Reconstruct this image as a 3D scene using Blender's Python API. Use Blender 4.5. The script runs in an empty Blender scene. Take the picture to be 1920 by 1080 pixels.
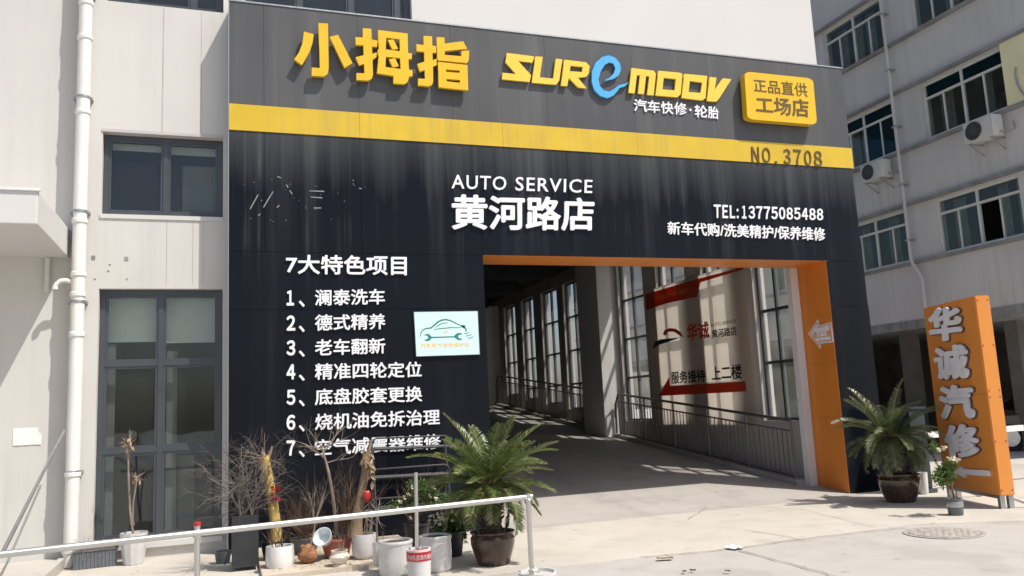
import bpy, bmesh, math, random
from mathutils import Vector, Matrix
R = math.radians
C = bpy.context.scene.collection
sc = bpy.context.scene
# ---------------------------------------------------------------- camera
F = 1546.6; YAW, PITCH, ROLL = R(19.443), R(8.262), R(-2.745)
CAM = Vector((-0.051, -10.433, 1.6))
_f = Vector((math.sin(YAW)*math.cos(PITCH), math.cos(YAW)*math.cos(PITCH), math.sin(PITCH)))
_r = Vector((math.cos(YAW), -math.sin(YAW), 0)); _u = _r.cross(_f)
_c, _s = math.cos(ROLL), math.sin(ROLL)
RT = _c*_r + _s*_u; UP = -_s*_r + _c*_u
cam = bpy.data.cameras.new('camera'); camo = bpy.data.objects.new('camera', cam); C.objects.link(camo)
m = Matrix((RT, UP, -_f)).transposed().to_4x4(); m.translation = CAM
camo.matrix_world = m
cam.sensor_width = 36; cam.lens = F/1920*36; cam.clip_end = 2000; cam.clip_start = .05
sc.camera = camo
# ---------------------------------------------------------------- light
SUN = Vector((.44, -.46, 1)).normalized()
w = bpy.data.worlds.new('World'); sc.world = w; w.use_nodes = True
nt = w.node_tree
sky = nt.nodes.new('ShaderNodeTexSky'); sky.sky_type = 'NISHITA'; sky.sun_disc = False
sky.sun_elevation = math.asin(SUN.z); sky.sun_rotation = math.atan2(SUN.x, SUN.y)
sky.dust_density = 2.6; sky.air_density = 1.0; sky.ozone_density = .9
nt.links.new(sky.outputs[0], nt.nodes['Background'].inputs[0])
nt.nodes['Background'].inputs[1].default_value = .12
sl = bpy.data.lights.new('sun', 'SUN'); sl.energy = 4.4; sl.angle = R(.55); sl.color = (1, .955, .89)
so = bpy.data.objects.new('sun', sl); C.objects.link(so)
so.rotation_euler = (-SUN).to_track_quat('-Z', 'Y').to_euler(); so.location = (0, -20, 30)
vs = sc.view_settings
vs.view_transform = 'Standard'; vs.look = 'None'; vs.gamma = 1; vs.exposure = .18
try: sc.cycles.max_bounces = 8; sc.cycles.transparent_max_bounces = 16
except Exception: pass

# ---------------------------------------------------------------- rays and planes
def ray(u, v): return _f*F + RT*(u-960) - UP*(v-540)
def on(ax, val, u, v):
    d = ray(u, v); return CAM + d*((val-CAM[ax])/d[ax])
class Plane:
    def __init__(s, P, ex, n): s.P = Vector(P); s.ex = Vector(ex).normalized(); s.n = Vector(n).normalized(); s.ez = Vector((0, 0, 1))
    def px(s, u, v):
        d = ray(u, v); q = CAM + d*((s.P-CAM).dot(s.n)/d.dot(s.n)) - s.P
        return (q.dot(s.ex), q.z)
    def w(s, a, b, c=0): return s.P + s.ex*a + s.ez*b + s.n*c
    def off(s, d): return Plane(s.P + s.n*d, s.ex, s.n)
def facing_y(y): return Plane((0, y, 0), (1, 0, 0), (0, -1, 0))
def facing_x(x): return Plane((x, 0, 0), (0, -1, 0), (-1, 0, 0))
def zz(ox, oy, k, pts): return [(ox+x/k, oy+y/k) for x, y in pts]

# ---------------------------------------------------------------- materials
def nodes(name):
    m = bpy.data.materials.new(name); m.use_nodes = True
    return m, m.node_tree, m.node_tree.nodes['Principled BSDF']
def lk(nt, a, b): nt.links.new(a, b)
def noise(nt, vec, scale, detail=4, rough=.55):
    n = nt.nodes.new('ShaderNodeTexNoise'); n.inputs['Scale'].default_value = scale
    n.inputs['Detail'].default_value = detail; n.inputs['Roughness'].default_value = rough
    if vec is not None: lk(nt, vec, n.inputs['Vector'])
    return n.outputs['Fac']
def ramp(nt, fac, a, b, lo=0., hi=1.):
    n = nt.nodes.new('ShaderNodeMapRange'); n.inputs['From Min'].default_value = a; n.inputs['From Max'].default_value = b
    n.inputs['To Min'].default_value = lo; n.inputs['To Max'].default_value = hi; lk(nt, fac, n.inputs['Value']); return n.outputs[0]
def mixc(nt, fac, a, b):
    n = nt.nodes.new('ShaderNodeMix'); n.data_type = 'RGBA'
    if isinstance(fac, float): n.inputs[0].default_value = fac
    else: lk(nt, fac, n.inputs[0])
    for i, x in ((6, a), (7, b)):
        if isinstance(x, tuple): n.inputs[i].default_value = (*x, 1)
        else: lk(nt, x, n.inputs[i])
    return n.outputs[2]
def math_(nt, op, a, b):
    n = nt.nodes.new('ShaderNodeMath'); n.operation = op
    for i, x in ((0, a), (1, b)):
        if isinstance(x, (int, float)): n.inputs[i].default_value = x
        else: lk(nt, x, n.inputs[i])
    return n.outputs[0]
def pos(nt, sx=1, sy=1, sz=1):
    g = nt.nodes.new('ShaderNodeNewGeometry'); v = nt.nodes.new('ShaderNodeVectorMath'); v.operation = 'MULTIPLY'
    v.inputs[1].default_value = (sx, sy, sz); lk(nt, g.outputs['Position'], v.inputs[0]); return v.outputs[0]
def sepz(nt):
    g = nt.nodes.new('ShaderNodeNewGeometry'); x = nt.nodes.new('ShaderNodeSeparateXYZ'); lk(nt, g.outputs['Position'], x.inputs[0]); return x.outputs
def dark(c, k): return tuple(x*k for x in c)
def mat(name, col, rough=.6, var=.15, scale=3., metal=0., bump=0., bscale=40., streak=0., scol=None, spec=.5, coat=0.):
    m, nt, b = nodes(name)
    b.inputs['Roughness'].default_value = rough; b.inputs['Metallic'].default_value = metal
    b.inputs['Specular IOR Level'].default_value = spec; b.inputs['Coat Weight'].default_value = coat
    p = pos(nt)
    n1 = ramp(nt, noise(nt, p, scale), .3, .7)
    c = mixc(nt, n1, dark(col, 1-var), tuple(min(1, x*(1+var)) for x in col))
    if streak:
        n2 = noise(nt, pos(nt, 7, 7, .28), 1., 5, .65); n3 = noise(nt, pos(nt, .8, .8, .5), 1.)
        k = math_(nt, 'MULTIPLY', ramp(nt, n2, .46, .72), ramp(nt, n3, .35, .65))
        c = mixc(nt, math_(nt, 'MULTIPLY', k, streak), c, scol or dark(col, .55))
    lk(nt, c, b.inputs['Base Color'])
    lk(nt, ramp(nt, noise(nt, p, scale*4), .2, .8, max(.02, rough-.1), min(1, rough+.1)), b.inputs['Roughness'])
    if bump:
        bp = nt.nodes.new('ShaderNodeBump'); bp.inputs['Strength'].default_value = bump; bp.inputs['Distance'].default_value = .01
        lk(nt, noise(nt, p, bscale, 6), bp.inputs['Height']); lk(nt, bp.outputs[0], b.inputs['Normal'])
    return m
def panel_mat(name, base, rough, top):
    # glossy black panel with grey streaks and drips, greyer from below the stripe upwards
    m, nt, b = nodes(name)
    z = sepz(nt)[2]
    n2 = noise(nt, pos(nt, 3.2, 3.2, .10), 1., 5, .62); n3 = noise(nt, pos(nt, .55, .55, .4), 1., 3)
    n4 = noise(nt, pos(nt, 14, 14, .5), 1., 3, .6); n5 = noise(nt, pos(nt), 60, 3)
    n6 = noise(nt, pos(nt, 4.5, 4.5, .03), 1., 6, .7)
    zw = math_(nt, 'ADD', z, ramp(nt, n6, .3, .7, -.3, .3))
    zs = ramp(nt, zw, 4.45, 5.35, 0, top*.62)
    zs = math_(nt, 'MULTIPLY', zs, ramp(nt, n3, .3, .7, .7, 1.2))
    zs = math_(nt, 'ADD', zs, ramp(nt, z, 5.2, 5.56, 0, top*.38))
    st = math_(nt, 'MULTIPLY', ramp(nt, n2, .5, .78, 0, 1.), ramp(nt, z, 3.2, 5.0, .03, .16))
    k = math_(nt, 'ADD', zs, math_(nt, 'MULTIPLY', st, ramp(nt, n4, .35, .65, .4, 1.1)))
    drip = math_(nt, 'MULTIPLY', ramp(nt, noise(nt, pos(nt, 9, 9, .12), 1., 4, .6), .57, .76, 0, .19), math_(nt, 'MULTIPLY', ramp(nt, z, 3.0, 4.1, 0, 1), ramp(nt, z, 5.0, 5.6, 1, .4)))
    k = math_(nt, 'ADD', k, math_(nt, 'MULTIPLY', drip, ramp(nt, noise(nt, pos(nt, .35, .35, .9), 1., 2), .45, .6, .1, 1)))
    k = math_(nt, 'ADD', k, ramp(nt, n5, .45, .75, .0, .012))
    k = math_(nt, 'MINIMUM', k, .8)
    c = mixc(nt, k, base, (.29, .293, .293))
    lk(nt, c, b.inputs['Base Color'])
    lk(nt, ramp(nt, k, 0, .6, rough, .5), b.inputs['Roughness'])
    b.inputs['Specular IOR Level'].default_value = .16
    bp = nt.nodes.new('ShaderNodeBump'); bp.inputs['Strength'].default_value = .05; bp.inputs['Distance'].default_value = .05
    lk(nt, noise(nt, pos(nt, 1.2, 1.2, .5), 1., 2), bp.inputs['Height']); lk(nt, bp.outputs[0], b.inputs['Normal'])
    return m
def glass_mat(name, tint, gloss=1.45, refl=(1, 1, 1), rough=.015, dust=.0, dustcol=(.6, .6, .56)):
    m, nt, b = nodes(name); nt.nodes.remove(b)
    o = nt.nodes['Material Output']
    t = nt.nodes.new('ShaderNodeBsdfTransparent'); t.inputs[0].default_value = (*tint, 1)
    g = nt.nodes.new('ShaderNodeBsdfGlossy'); g.inputs[0].default_value = (*refl, 1); g.inputs['Roughness'].default_value = rough
    lw = nt.nodes.new('ShaderNodeLayerWeight'); lw.inputs[0].default_value = .5
    f0 = ((gloss-1)/(gloss+1))**2
    fres = ramp(nt, math_(nt, 'POWER', lw.outputs['Facing'], 5.), 0, 1, f0, .9)
    bp = nt.nodes.new('ShaderNodeBump'); bp.inputs['Strength'].default_value = .08; bp.inputs['Distance'].default_value = .02
    lk(nt, noise(nt, pos(nt), 1.7, 2), bp.inputs['Height']); lk(nt, bp.outputs[0], g.inputs['Normal'])
    x = nt.nodes.new('ShaderNodeMixShader'); lk(nt, fres, x.inputs[0]); lk(nt, t.outputs[0], x.inputs[1]); lk(nt, g.outputs[0], x.inputs[2])
    out = x.outputs[0]
    if dust:
        d = nt.nodes.new('ShaderNodeBsdfDiffuse'); d.inputs[0].default_value = (*dustcol, 1)
        tr = nt.nodes.new('ShaderNodeBsdfTranslucent'); tr.inputs[0].default_value = (*dustcol, 1)
        y = nt.nodes.new('ShaderNodeMixShader'); y.inputs[0].default_value = .7; lk(nt, d.outputs[0], y.inputs[1]); lk(nt, tr.outputs[0], y.inputs[2])
        q = nt.nodes.new('ShaderNodeMixShader')
        lk(nt, ramp(nt, noise(nt, pos(nt, 2, 2, 1.1), 1.4, 5), .3, .75, dust*.5, dust*1.5), q.inputs[0]); lk(nt, out, q.inputs[1]); lk(nt, y.outputs[0], q.inputs[2]); out = q.outputs[0]
    lk(nt, out, o.inputs[0]); return m
def leaf_mat(name, c1, c2, tr=.3, rough=.45):
    m, nt, b = nodes(name); o = nt.nodes['Material Output']
    c = mixc(nt, ramp(nt, noise(nt, pos(nt), 9, 3), .3, .7), c1, c2)
    lk(nt, c, b.inputs['Base Color']); b.inputs['Roughness'].default_value = rough
    t = nt.nodes.new('ShaderNodeBsdfTranslucent'); lk(nt, c, t.inputs[0])
    x = nt.nodes.new('ShaderNodeMixShader'); x.inputs[0].default_value = tr; lk(nt, b.outputs[0], x.inputs[1]); lk(nt, t.outputs[0], x.inputs[2]); lk(nt, x.outputs[0], o.inputs[0]); return m
def cloth_mat(name, col, tr=.5, var=.06):
    return leaf_mat(name, dark(col, 1-var), col, tr, .7)
def emit_mat(name, col, strength, base=None):
    m, nt, b = nodes(name); b.inputs['Base Color'].default_value = (*(base or col), 1)
    b.inputs['Emission Color'].default_value = (*col, 1); b.inputs['Emission Strength'].default_value = strength; b.inputs['Roughness'].default_value = .3; return m
def ground_mat(name, base, alt, stain):
    m, nt, b = nodes(name); p = pos(nt)
    c = mixc(nt, ramp(nt, noise(nt, p, .35, 6, .6), .35, .65), base, alt)
    c = mixc(nt, ramp(nt, noise(nt, p, 1.7, 7, .7), .52, .78, 0, .55), c, stain)
    c = mixc(nt, ramp(nt, noise(nt, p, 55, 3), .35, .7, 0, .22), c, dark(stain, .8))
    c = mixc(nt, ramp(nt, noise(nt, pos(nt, .5, 6, 1), 1., 5, .6), .55, .75, 0, .3), c, tuple(min(1, x*1.15) for x in base))
    c = mixc(nt, ramp(nt, noise(nt, p, 9, 2, .4), .70, .74, 0, .4), c, dark(stain, .5))
    c = mixc(nt, ramp(nt, noise(nt, p, .9, 3, .5), .58, .66, 0, .32), c, dark(stain, .8))
    wv = nt.nodes.new('ShaderNodeTexNoise'); wv.inputs['Scale'].default_value = 1.; wv.inputs['Detail'].default_value = 3
    lk(nt, pos(nt, 1.6, .09, 1), wv.inputs['Vector']); c = mixc(nt, math_(nt, 'MULTIPLY', ramp(nt, wv.outputs['Fac'], .57, .66, 0, .3), ramp(nt, noise(nt, p, 12, 4), .3, .7)), c, dark(stain, .7))
    lk(nt, c, b.inputs['Base Color'])
    lk(nt, ramp(nt, noise(nt, p, 3, 5), .3, .7, .55, .9), b.inputs['Roughness'])
    bp = nt.nodes.new('ShaderNodeBump'); bp.inputs['Strength'].default_value = .25; bp.inputs['Distance'].default_value = .006
    lk(nt, noise(nt, p, 70, 6, .7), bp.inputs['Height']); lk(nt, bp.outputs[0], b.inputs['Normal'])
    return m
M = {}
M['panel'] = panel_mat('streaked_black_panel', (.0055, .007, .0115), .17, .33)
M['backing'] = mat('dark_backing', (.01, .01, .011), .8)
M['stripe'] = mat('yellow_stripe', (.64, .43, .022), .42, .07, 1.2, streak=.5, scol=(.34, .25, .09))
M['yellow'] = mat('yellow_letter', (.78, .47, .014), .35, .05, 2)
M['paleyellow'] = mat('pale_yellow_letter', (.86, .58, .07), .3, .04, 2)
M['blue'] = mat('sky_blue_letter', (.09, .42, .78), .3, .04)
M['white'] = mat('white_letter', (.86, .86, .88), .4, .03)
M['whiteback'] = mat('white_letter_side', (.8, .8, .82), .5)
M['brown'] = mat('brown_lettering', (.11, .07, .015), .6)
M['inkblack'] = mat('black_ink', (.012, .012, .012), .6)
M['inkred'] = mat('red_ink', (.68, .07, .045), .6)
M['orange'] = mat('orange_panel', (.73, .235, .035), .4, .06, 1.5, streak=.35, scol=(.42, .12, .02))
M['orange2'] = mat('orange_sign', (.80, .295, .055), .38, .05, 1.5, streak=.25, scol=(.5, .16, .02))
M['wall'] = mat('white_painted_wall', (.585, .565, .53), .8, .05, .8, bump=.12, bscale=30, streak=.6, scol=(.44, .43, .41))
M['jointline'] = mat('wall_joint_grime', (.44, .425, .40), .9)
M['wall2'] = mat('upper_white_wall', (.60, .585, .56), .8, .04, .7, bump=.1, bscale=30, streak=.12, scol=(.6, .58, .55))
M['greywall'] = mat('grey_render', (.60, .585, .57), .85, .09, .6, bump=.2, bscale=14, streak=.5, scol=(.34, .335, .33))
M['ledge'] = mat('dirty_ledge', (.27, .265, .26), .9, .25, 2.5, bump=.2, streak=.6, scol=(.09, .09, .09))
M['rampwall'] = mat('ramp_wall_paint', (.50, .465, .445), .8, .08, 1.2, streak=.35, bump=.08)
M['rampwhite'] = mat('ramp_pier_paint', (.72, .705, .69), .75, .05, 1, streak=.3)
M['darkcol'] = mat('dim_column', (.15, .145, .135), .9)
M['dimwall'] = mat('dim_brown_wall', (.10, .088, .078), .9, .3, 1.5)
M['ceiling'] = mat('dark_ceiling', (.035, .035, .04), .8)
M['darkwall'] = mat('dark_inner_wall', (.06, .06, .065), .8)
M['alu'] = mat('dark_aluminium_frame', (.075, .085, .095), .35, .08, 2, metal=.3)
M['aluw'] = mat('white_window_frame', (.66, .66, .63), .5, .08, 2)
M['winglass'] = glass_mat('tinted_window_glass', (.88, .91, .90), 1.55, (.8, .85, .88), dust=.03)
M['rampglass'] = glass_mat('dusty_ramp_glass', (.98, .985, .975), 1.38, dust=.07, dustcol=(.95, .95, .88))
M['greyglass'] = glass_mat('old_window_glass', (.84, .88, .86), 1.5, (.75, .8, .77), dust=.09, dustcol=(.34, .37, .35))
M['blueglass'] = glass_mat('blue_film_glass', (.10, .30, .38), 1.5, (.4, .7, .8), dust=.22, dustcol=(.05, .20, .28))
M['blind'] = cloth_mat('roller_blind', (.80, .80, .74), .25)
M['curtain'] = cloth_mat('grey_curtain', (.46, .47, .42), .3, .35)
M['room'] = mat('dim_room', (.16, .155, .15), .9)
M['pvc'] = mat('white_pvc_pipe', (.74, .72, .68), .45, .05, 2, streak=.35, scol=(.5, .48, .42))
M['steel'] = mat('stainless_steel', (.60, .60, .57), .34, .04, .8, metal=1.)
M['galv'] = mat('galvanised_steel', (.42, .43, .43), .4, .1, 5, metal=.8)
M['darksteel'] = mat('dark_painted_steel', (.045, .045, .045), .45, .15, 6)
M['bronze'] = mat('brown_steel_rail', (.20, .175, .16), .4, .1, 6, metal=.6)
M['ground'] = ground_mat('road_concrete', (.41, .388, .355), (.465, .44, .405), (.33, .31, .28))
M['apron'] = ground_mat('apron_concrete', (.49, .455, .395), (.54, .50, .435), (.42, .385, .33))
M['ramp'] = ground_mat('ramp_concrete', (.40, .375, .34), (.45, .415, .375), (.26, .25, .23))
M['kerb'] = ground_mat('kerb_concrete', (.46, .43, .39), (.52, .49, .44), (.32, .3, .27))
M['step'] = ground_mat('tan_step_concrete', (.48, .415, .33), (.54, .47, .375), (.33, .26, .19))
M['joint'] = mat('joint_dirt', (.16, .145, .125), .95, .3, 8)
M['iron'] = mat('cast_iron_cover', (.36, .33, .29), .7, .3, 14, bump=.5, bscale=40)
M['paper'] = mat('white_paper', (.80, .79, .76), .8, .04, 6)
M['soil'] = mat('dry_soil', (.085, .06, .043), .95, .35, 25, bump=.8, bscale=60)
M['glaze'] = mat('white_glazed_ceramic', (.58, .565, .55), .28, .07, 5, streak=.3, scol=(.45, .43, .41), coat=.3)
M['marble'] = mat('white_veined_ceramic', (.72, .71, .69), .3, .05, 5, streak=.9, scol=(.30, .31, .32), coat=.3)
M['cream'] = mat('cream_ceramic', (.66, .58, .48), .35, .08, 6, coat=.2)
M['terra'] = mat('red_plastic_pot', (.36, .115, .08), .55, .15, 6)
M['brownglaze'] = mat('brown_glazed_pot', (.038, .019, .012), .25, .4, 7, streak=.75, scol=(.17, .10, .04), coat=.5)
M['darkpot'] = mat('black_plastic_pot', (.025, .027, .03), .5, .2, 6)
M['greypot'] = mat('grey_plastic_pot', (.12, .13, .14), .55, .15, 6)
M['bucket'] = mat('white_paint_bucket', (.60, .595, .59), .45, .12, 6, streak=.4, scol=(.45, .44, .43))
M['red'] = mat('red_plastic', (.42, .018, .024), .35, .1, 5)
M['twig'] = mat('dry_grey_twig', (.24, .19, .15), .9, .3, 9)
M['twig2'] = mat('dry_brown_twig', (.17, .105, .065), .9, .3, 9)
M['twig3'] = mat('dark_grey_twig', (.15, .125, .11), .9, .4, 9)
M['bark'] = mat('brown_bark', (.26, .18, .11), .9, .35, 12, bump=.8, bscale=40, streak=.6, scol=(.1, .07, .05))
M['yellowbark'] = mat('yellow_ochre_bark', (.58, .41, .12), .8, .2, 10, bump=.6, bscale=40, streak=.5, scol=(.32, .22, .1))
M['cyctrunk'] = mat('cycad_trunk', (.07, .05, .035), .95, .4, 18, bump=1., bscale=35)
M['cycad'] = leaf_mat('cycad_leaflet', (.045, .075, .018), (.145, .185, .050), .22, .34)
M['cycad2'] = leaf_mat('dusty_cycad_leaflet', (.055, .08, .028), (.165, .19, .085), .2, .34)
M['rachis'] = mat('yellow_green_rachis', (.20, .21, .07), .5)
M['leaf'] = leaf_mat('green_leaf', (.05, .11, .018), (.12, .20, .045), .3)
M['deadleaf'] = leaf_mat('dead_leaf', (.33, .22, .13), (.48, .35, .22), .25, .7)
M['petal'] = leaf_mat('pale_petal', (.66, .62, .46), (.8, .76, .62), .3)
M['acwhite'] = mat('ac_white_casing', (.62, .61, .58), .5, .08, 4, streak=.4)
M['cream_wall'] = mat('pale_yellow_board', (.86, .80, .50), .7, .05, 2)
M['banner'] = cloth_mat('banner_fabric', (.88, .79, .69), .68, .04)
M['bannerred'] = cloth_mat('banner_red_print', (.72, .11, .045), .55, .1)
M['outline'] = mat('dark_letter_outline', (.13, .085, .07), .6)
M['mint'] = emit_mat('lit_mint_panel', (.70, .93, .87), .92, (.06, .075, .07))
M['teal'] = mat('teal_print', (.02, .20, .17), .5)
M['amber'] = mat('amber_print', (.80, .42, .06), .5)
M['carpaint'] = mat('dark_car_paint', (.012, .013, .015), .2, .1, 3, coat=.6)
M['carglass'] = glass_mat('car_glass', (.15, .17, .17), 1.5)
M['rubber'] = mat('tyre_rubber', (.015, .015, .015), .8)
M['chrome'] = mat('alloy', (.5, .5, .5), .25, .05, 5, metal=1.)
M['redlamp'] = mat('red_lamp', (.4, .01, .01), .2)
M['cabinet'] = mat('dark_green_cabinet', (.018, .026, .024), .45, .2, 3)

# ---------------------------------------------------------------- mesh helpers
class MB:
    def __init__(s): s.bm = bmesh.new(); s.mi = 0
    def _set(s, fs):
        for f in fs: f.material_index = s.mi
    def box(s, x0, x1, y0, y1, z0, z1, bev=0.):
        x0, x1 = sorted((x0, x1)); y0, y1 = sorted((y0, y1)); z0, z1 = sorted((z0, z1))
        r = bmesh.ops.create_cube(s.bm, size=1); vs = r['verts']
        for v in vs: v.co = Vector((x0+(v.co.x+.5)*(x1-x0), y0+(v.co.y+.5)*(y1-y0), z0+(v.co.z+.5)*(z1-z0)))
        fs = {f for v in vs for f in v.link_faces}; s._set(fs)
        if bev:
            es = {e for v in vs for e in v.link_edges}
            q = bmesh.ops.bevel(s.bm, geom=list(es), offset=bev, segments=2, affect='EDGES', profile=.6); s._set(q['faces'])
    def obox(s, plane, a0, a1, b0, b1, c0, c1):
        pts = [plane.w(a, b, c) for c in (c0, c1) for b in (b0, b1) for a in (a0, a1)]
        vs = [s.bm.verts.new(p) for p in pts]
        for q in ((0, 1, 3, 2), (4, 6, 7, 5), (0, 4, 5, 1), (2, 3, 7, 6), (0, 2, 6, 4), (1, 5, 7, 3)):
            s._set([s.bm.faces.new([vs[i] for i in q])])
    def face(s, pts): s._set([s.bm.faces.new([s.bm.verts.new(Vector(p)) for p in pts])])
    def prism(s, pts, ext):
        ext = Vector(ext); a = [s.bm.verts.new(Vector(p)) for p in pts]; b = [s.bm.verts.new(Vector(p)+ext) for p in pts]
        n = len(a); fs = [s.bm.faces.new(a), s.bm.faces.new(b[::-1])]
        for i in range(n): fs.append(s.bm.faces.new((a[i], b[i], b[(i+1) % n], a[(i+1) % n])))
        s._set(fs)
    def tube(s, pts, rad, n=8, cap=True):
        pts = [Vector(p) for p in pts]; rads = rad if isinstance(rad, (list, tuple)) else [rad]*len(pts)
        rings = []; ref = None
        for i, p in enumerate(pts):
            t = (pts[min(i+1, len(pts)-1)]-pts[max(i-1, 0)])
            if t.length < 1e-9: t = Vector((0, 0, 1))
            t.normalize()
            if ref is None: ref = t.orthogonal().normalized()
            ref = (ref - t*ref.dot(t))
            if ref.length < 1e-6: ref = t.orthogonal()
            ref.normalize(); b = t.cross(ref)
            rings.append([s.bm.verts.new(p+(ref*math.cos(2*math.pi*k/n)+b*math.sin(2*math.pi*k/n))*rads[i]) for k in range(n)])
        fs = []
        for a, b in zip(rings, rings[1:]):
            for k in range(n): fs.append(s.bm.faces.new((a[k], a[(k+1) % n], b[(k+1) % n], b[k])))
        if cap: fs += [s.bm.faces.new(rings[0][::-1]), s.bm.faces.new(rings[-1])]
        s._set(fs)
    def lathe(s, prof, cx, cy, cz, n=32, squash=None, wob=0., seed=0):
        rn = random.Random(seed); ph = rn.random()*6; rings = []
        for r, z in prof:
            rings.append([s.bm.verts.new((cx+math.cos(2*math.pi*k/n)*r*(1+wob*math.sin(3*2*math.pi*k/n+ph)), cy+math.sin(2*math.pi*k/n)*r*(1+wob*math.sin(3*2*math.pi*k/n+ph)), cz+z)) for k in range(n)])
        fs = []
        for a, b in zip(rings, rings[1:]):
            for k in range(n): fs.append(s.bm.faces.new((a[k], a[(k+1) % n], b[(k+1) % n], b[k])))
        fs += [s.bm.faces.new(rings[0][::-1]), s.bm.faces.new(rings[-1])]
        s._set(fs)
    def build(s, name, mats, parent=None, smooth=True, loc=None):
        me = bpy.data.meshes.new(name); s.bm.normal_update()
        base = world_loc(parent) if parent else (Vector(loc) if loc else Vector((0, 0, 0)))
        for v in s.bm.verts: v.co -= base
        s.bm.to_mesh(me); s.bm.free()
        for q in (mats if isinstance(mats, (list, tuple)) else [mats]): me.materials.append(M[q])
        if smooth:
            for p in me.polygons: p.use_smooth = True
            me.set_sharp_from_angle(angle=R(35))
        o = bpy.data.objects.new(name, me); C.objects.link(o)
        if parent: o.parent = parent
        elif loc: o.location = loc
        return o
WL = {}
def world_loc(o):
    v = Vector((0, 0, 0))
    while o: v += o.location; o = o.parent
    return v
def tag(o, label=None, cat=None, group=None, kind=None):
    if label: o['label'] = label
    if cat: o['category'] = cat
    if group: o['group'] = group
    if kind: o['kind'] = kind
    return o
def thing(name, label, cat, loc=(0, 0, 0), group=None):
    o = bpy.data.objects.new(name, None); C.objects.link(o); o.location = loc; o.empty_display_size = .1
    return tag(o, label, cat, group)
def struct(name, mb, m):
    return tag(mb.build(name, m, smooth=False), kind='structure')
def curve_mesh(splines, depth):
    cu = bpy.data.curves.new('tmp', 'CURVE'); cu.dimensions = '2D'; cu.fill_mode = 'BOTH'; cu.extrude = depth/2
    for pts in splines:
        sp = cu.splines.new('POLY'); sp.points.add(len(pts)-1); sp.use_cyclic_u = True
        for q, (a, b) in zip(sp.points, pts): q.co = (a, b, 0, 1)
    return _conv(cu)
def _conv(cu):
    o = bpy.data.objects.new('tmp', cu); C.objects.link(o)
    dg = bpy.context.evaluated_depsgraph_get(); dg.update()
    me = bpy.data.meshes.new_from_object(o.evaluated_get(dg))
    bpy.data.objects.remove(o); bpy.data.curves.remove(cu)
    return me
def _place(me, name, plane, fn, depth, lift, m, parent):
    base = world_loc(parent) if parent else Vector((0, 0, 0))
    for v in me.vertices:
        a, b = fn(v.co.x, v.co.y)
        v.co = plane.w(a, b, v.co.z + depth/2 + lift) - base
    me.name = name; me.materials.clear(); me.materials.append(M[m])
    o = bpy.data.objects.new(name, me); C.objects.link(o)
    if parent: o.parent = parent
    return o
def shape(name, plane, splines, depth, m, parent, lift=0.):     # splines in photo pixels, lying on the plane
    me = curve_mesh([[plane.px(u, v) for u, v in s] for s in splines], depth)
    return _place(me, name, plane, lambda a, b: (a, b), depth, lift, m, parent)
def shape_l(name, plane, splines, depth, m, parent, lift=0.):   # splines in the plane's own metres
    return _place(curve_mesh(splines, depth), name, plane, lambda a, b: (a, b), depth, lift, m, parent)
def ribbon(pts, wd):
    L, Rr = [], []
    for i, p in enumerate(pts):
        a = Vector(pts[max(i-1, 0)]); b = Vector(pts[min(i+1, len(pts)-1)]); t = (b-a).normalized(); n = Vector((-t.y, t.x))
        k = wd*(.35+.65*math.sin(math.pi*min(1, max(0, (i+.5)/len(pts)))))/2
        L.append(tuple(Vector(p)+n*k)); Rr.append(tuple(Vector(p)-n*k))
    return L+Rr[::-1]
def glyphs(body, depth_rel, bold, space=1.):
    t = bpy.data.curves.new('tmp', 'FONT'); t.body = body; t.space_character = space; t.extrude = depth_rel/2; t.resolution_u = 3
    me = _conv(t)
    if bold:
        bm = bmesh.new(); bm.from_mesh(me); n0 = list(bm.verts); geo = n0+list(bm.edges)+list(bm.faces)
        for k in range(8):
            d = bmesh.ops.duplicate(bm, geom=geo); an = k*math.pi/4
            for v in d['geom']:
                if isinstance(v, bmesh.types.BMVert):
                    v.co.x += math.cos(an)*bold; v.co.y += math.sin(an)*bold; v.co.z *= 1-.012*(k+1)
        bm.to_mesh(me); bm.free()
    return me
def text(name, body, plane, tl, bl, br, tr, depth, m, parent, bold=.022, lift=0., space=1.):
    h = abs(plane.px(*tl)[1]-plane.px(*bl)[1])
    me = glyphs(body, depth/max(h, 1e-3), bold, space)
    xs = [v.co.x for v in me.vertices]; ys = [v.co.y for v in me.vertices]
    x0, x1, y0, y1 = min(xs), max(xs), min(ys), max(ys)
    TL, BL, BR, TR = (Vector(plane.px(*q)) for q in (tl, bl, br, tr))
    k = max(h, 1e-3)
    for v in me.vertices: v.co.z *= k
    def fn(x, y):
        s = (x-x0)/(x1-x0); t = (y-y0)/(y1-y0)
        p = (BL*(1-s)+BR*s)*(1-t)+(TL*(1-s)+TR*s)*t
        return p.x, p.y
    return _place(me, name, plane, fn, depth, lift, m, parent)

G = .07                                     # ground level
def gp(u, v, z=G): return on(2, z, u, v)
def rz(y): return G + .1*max(0, y)          # ramp level

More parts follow.
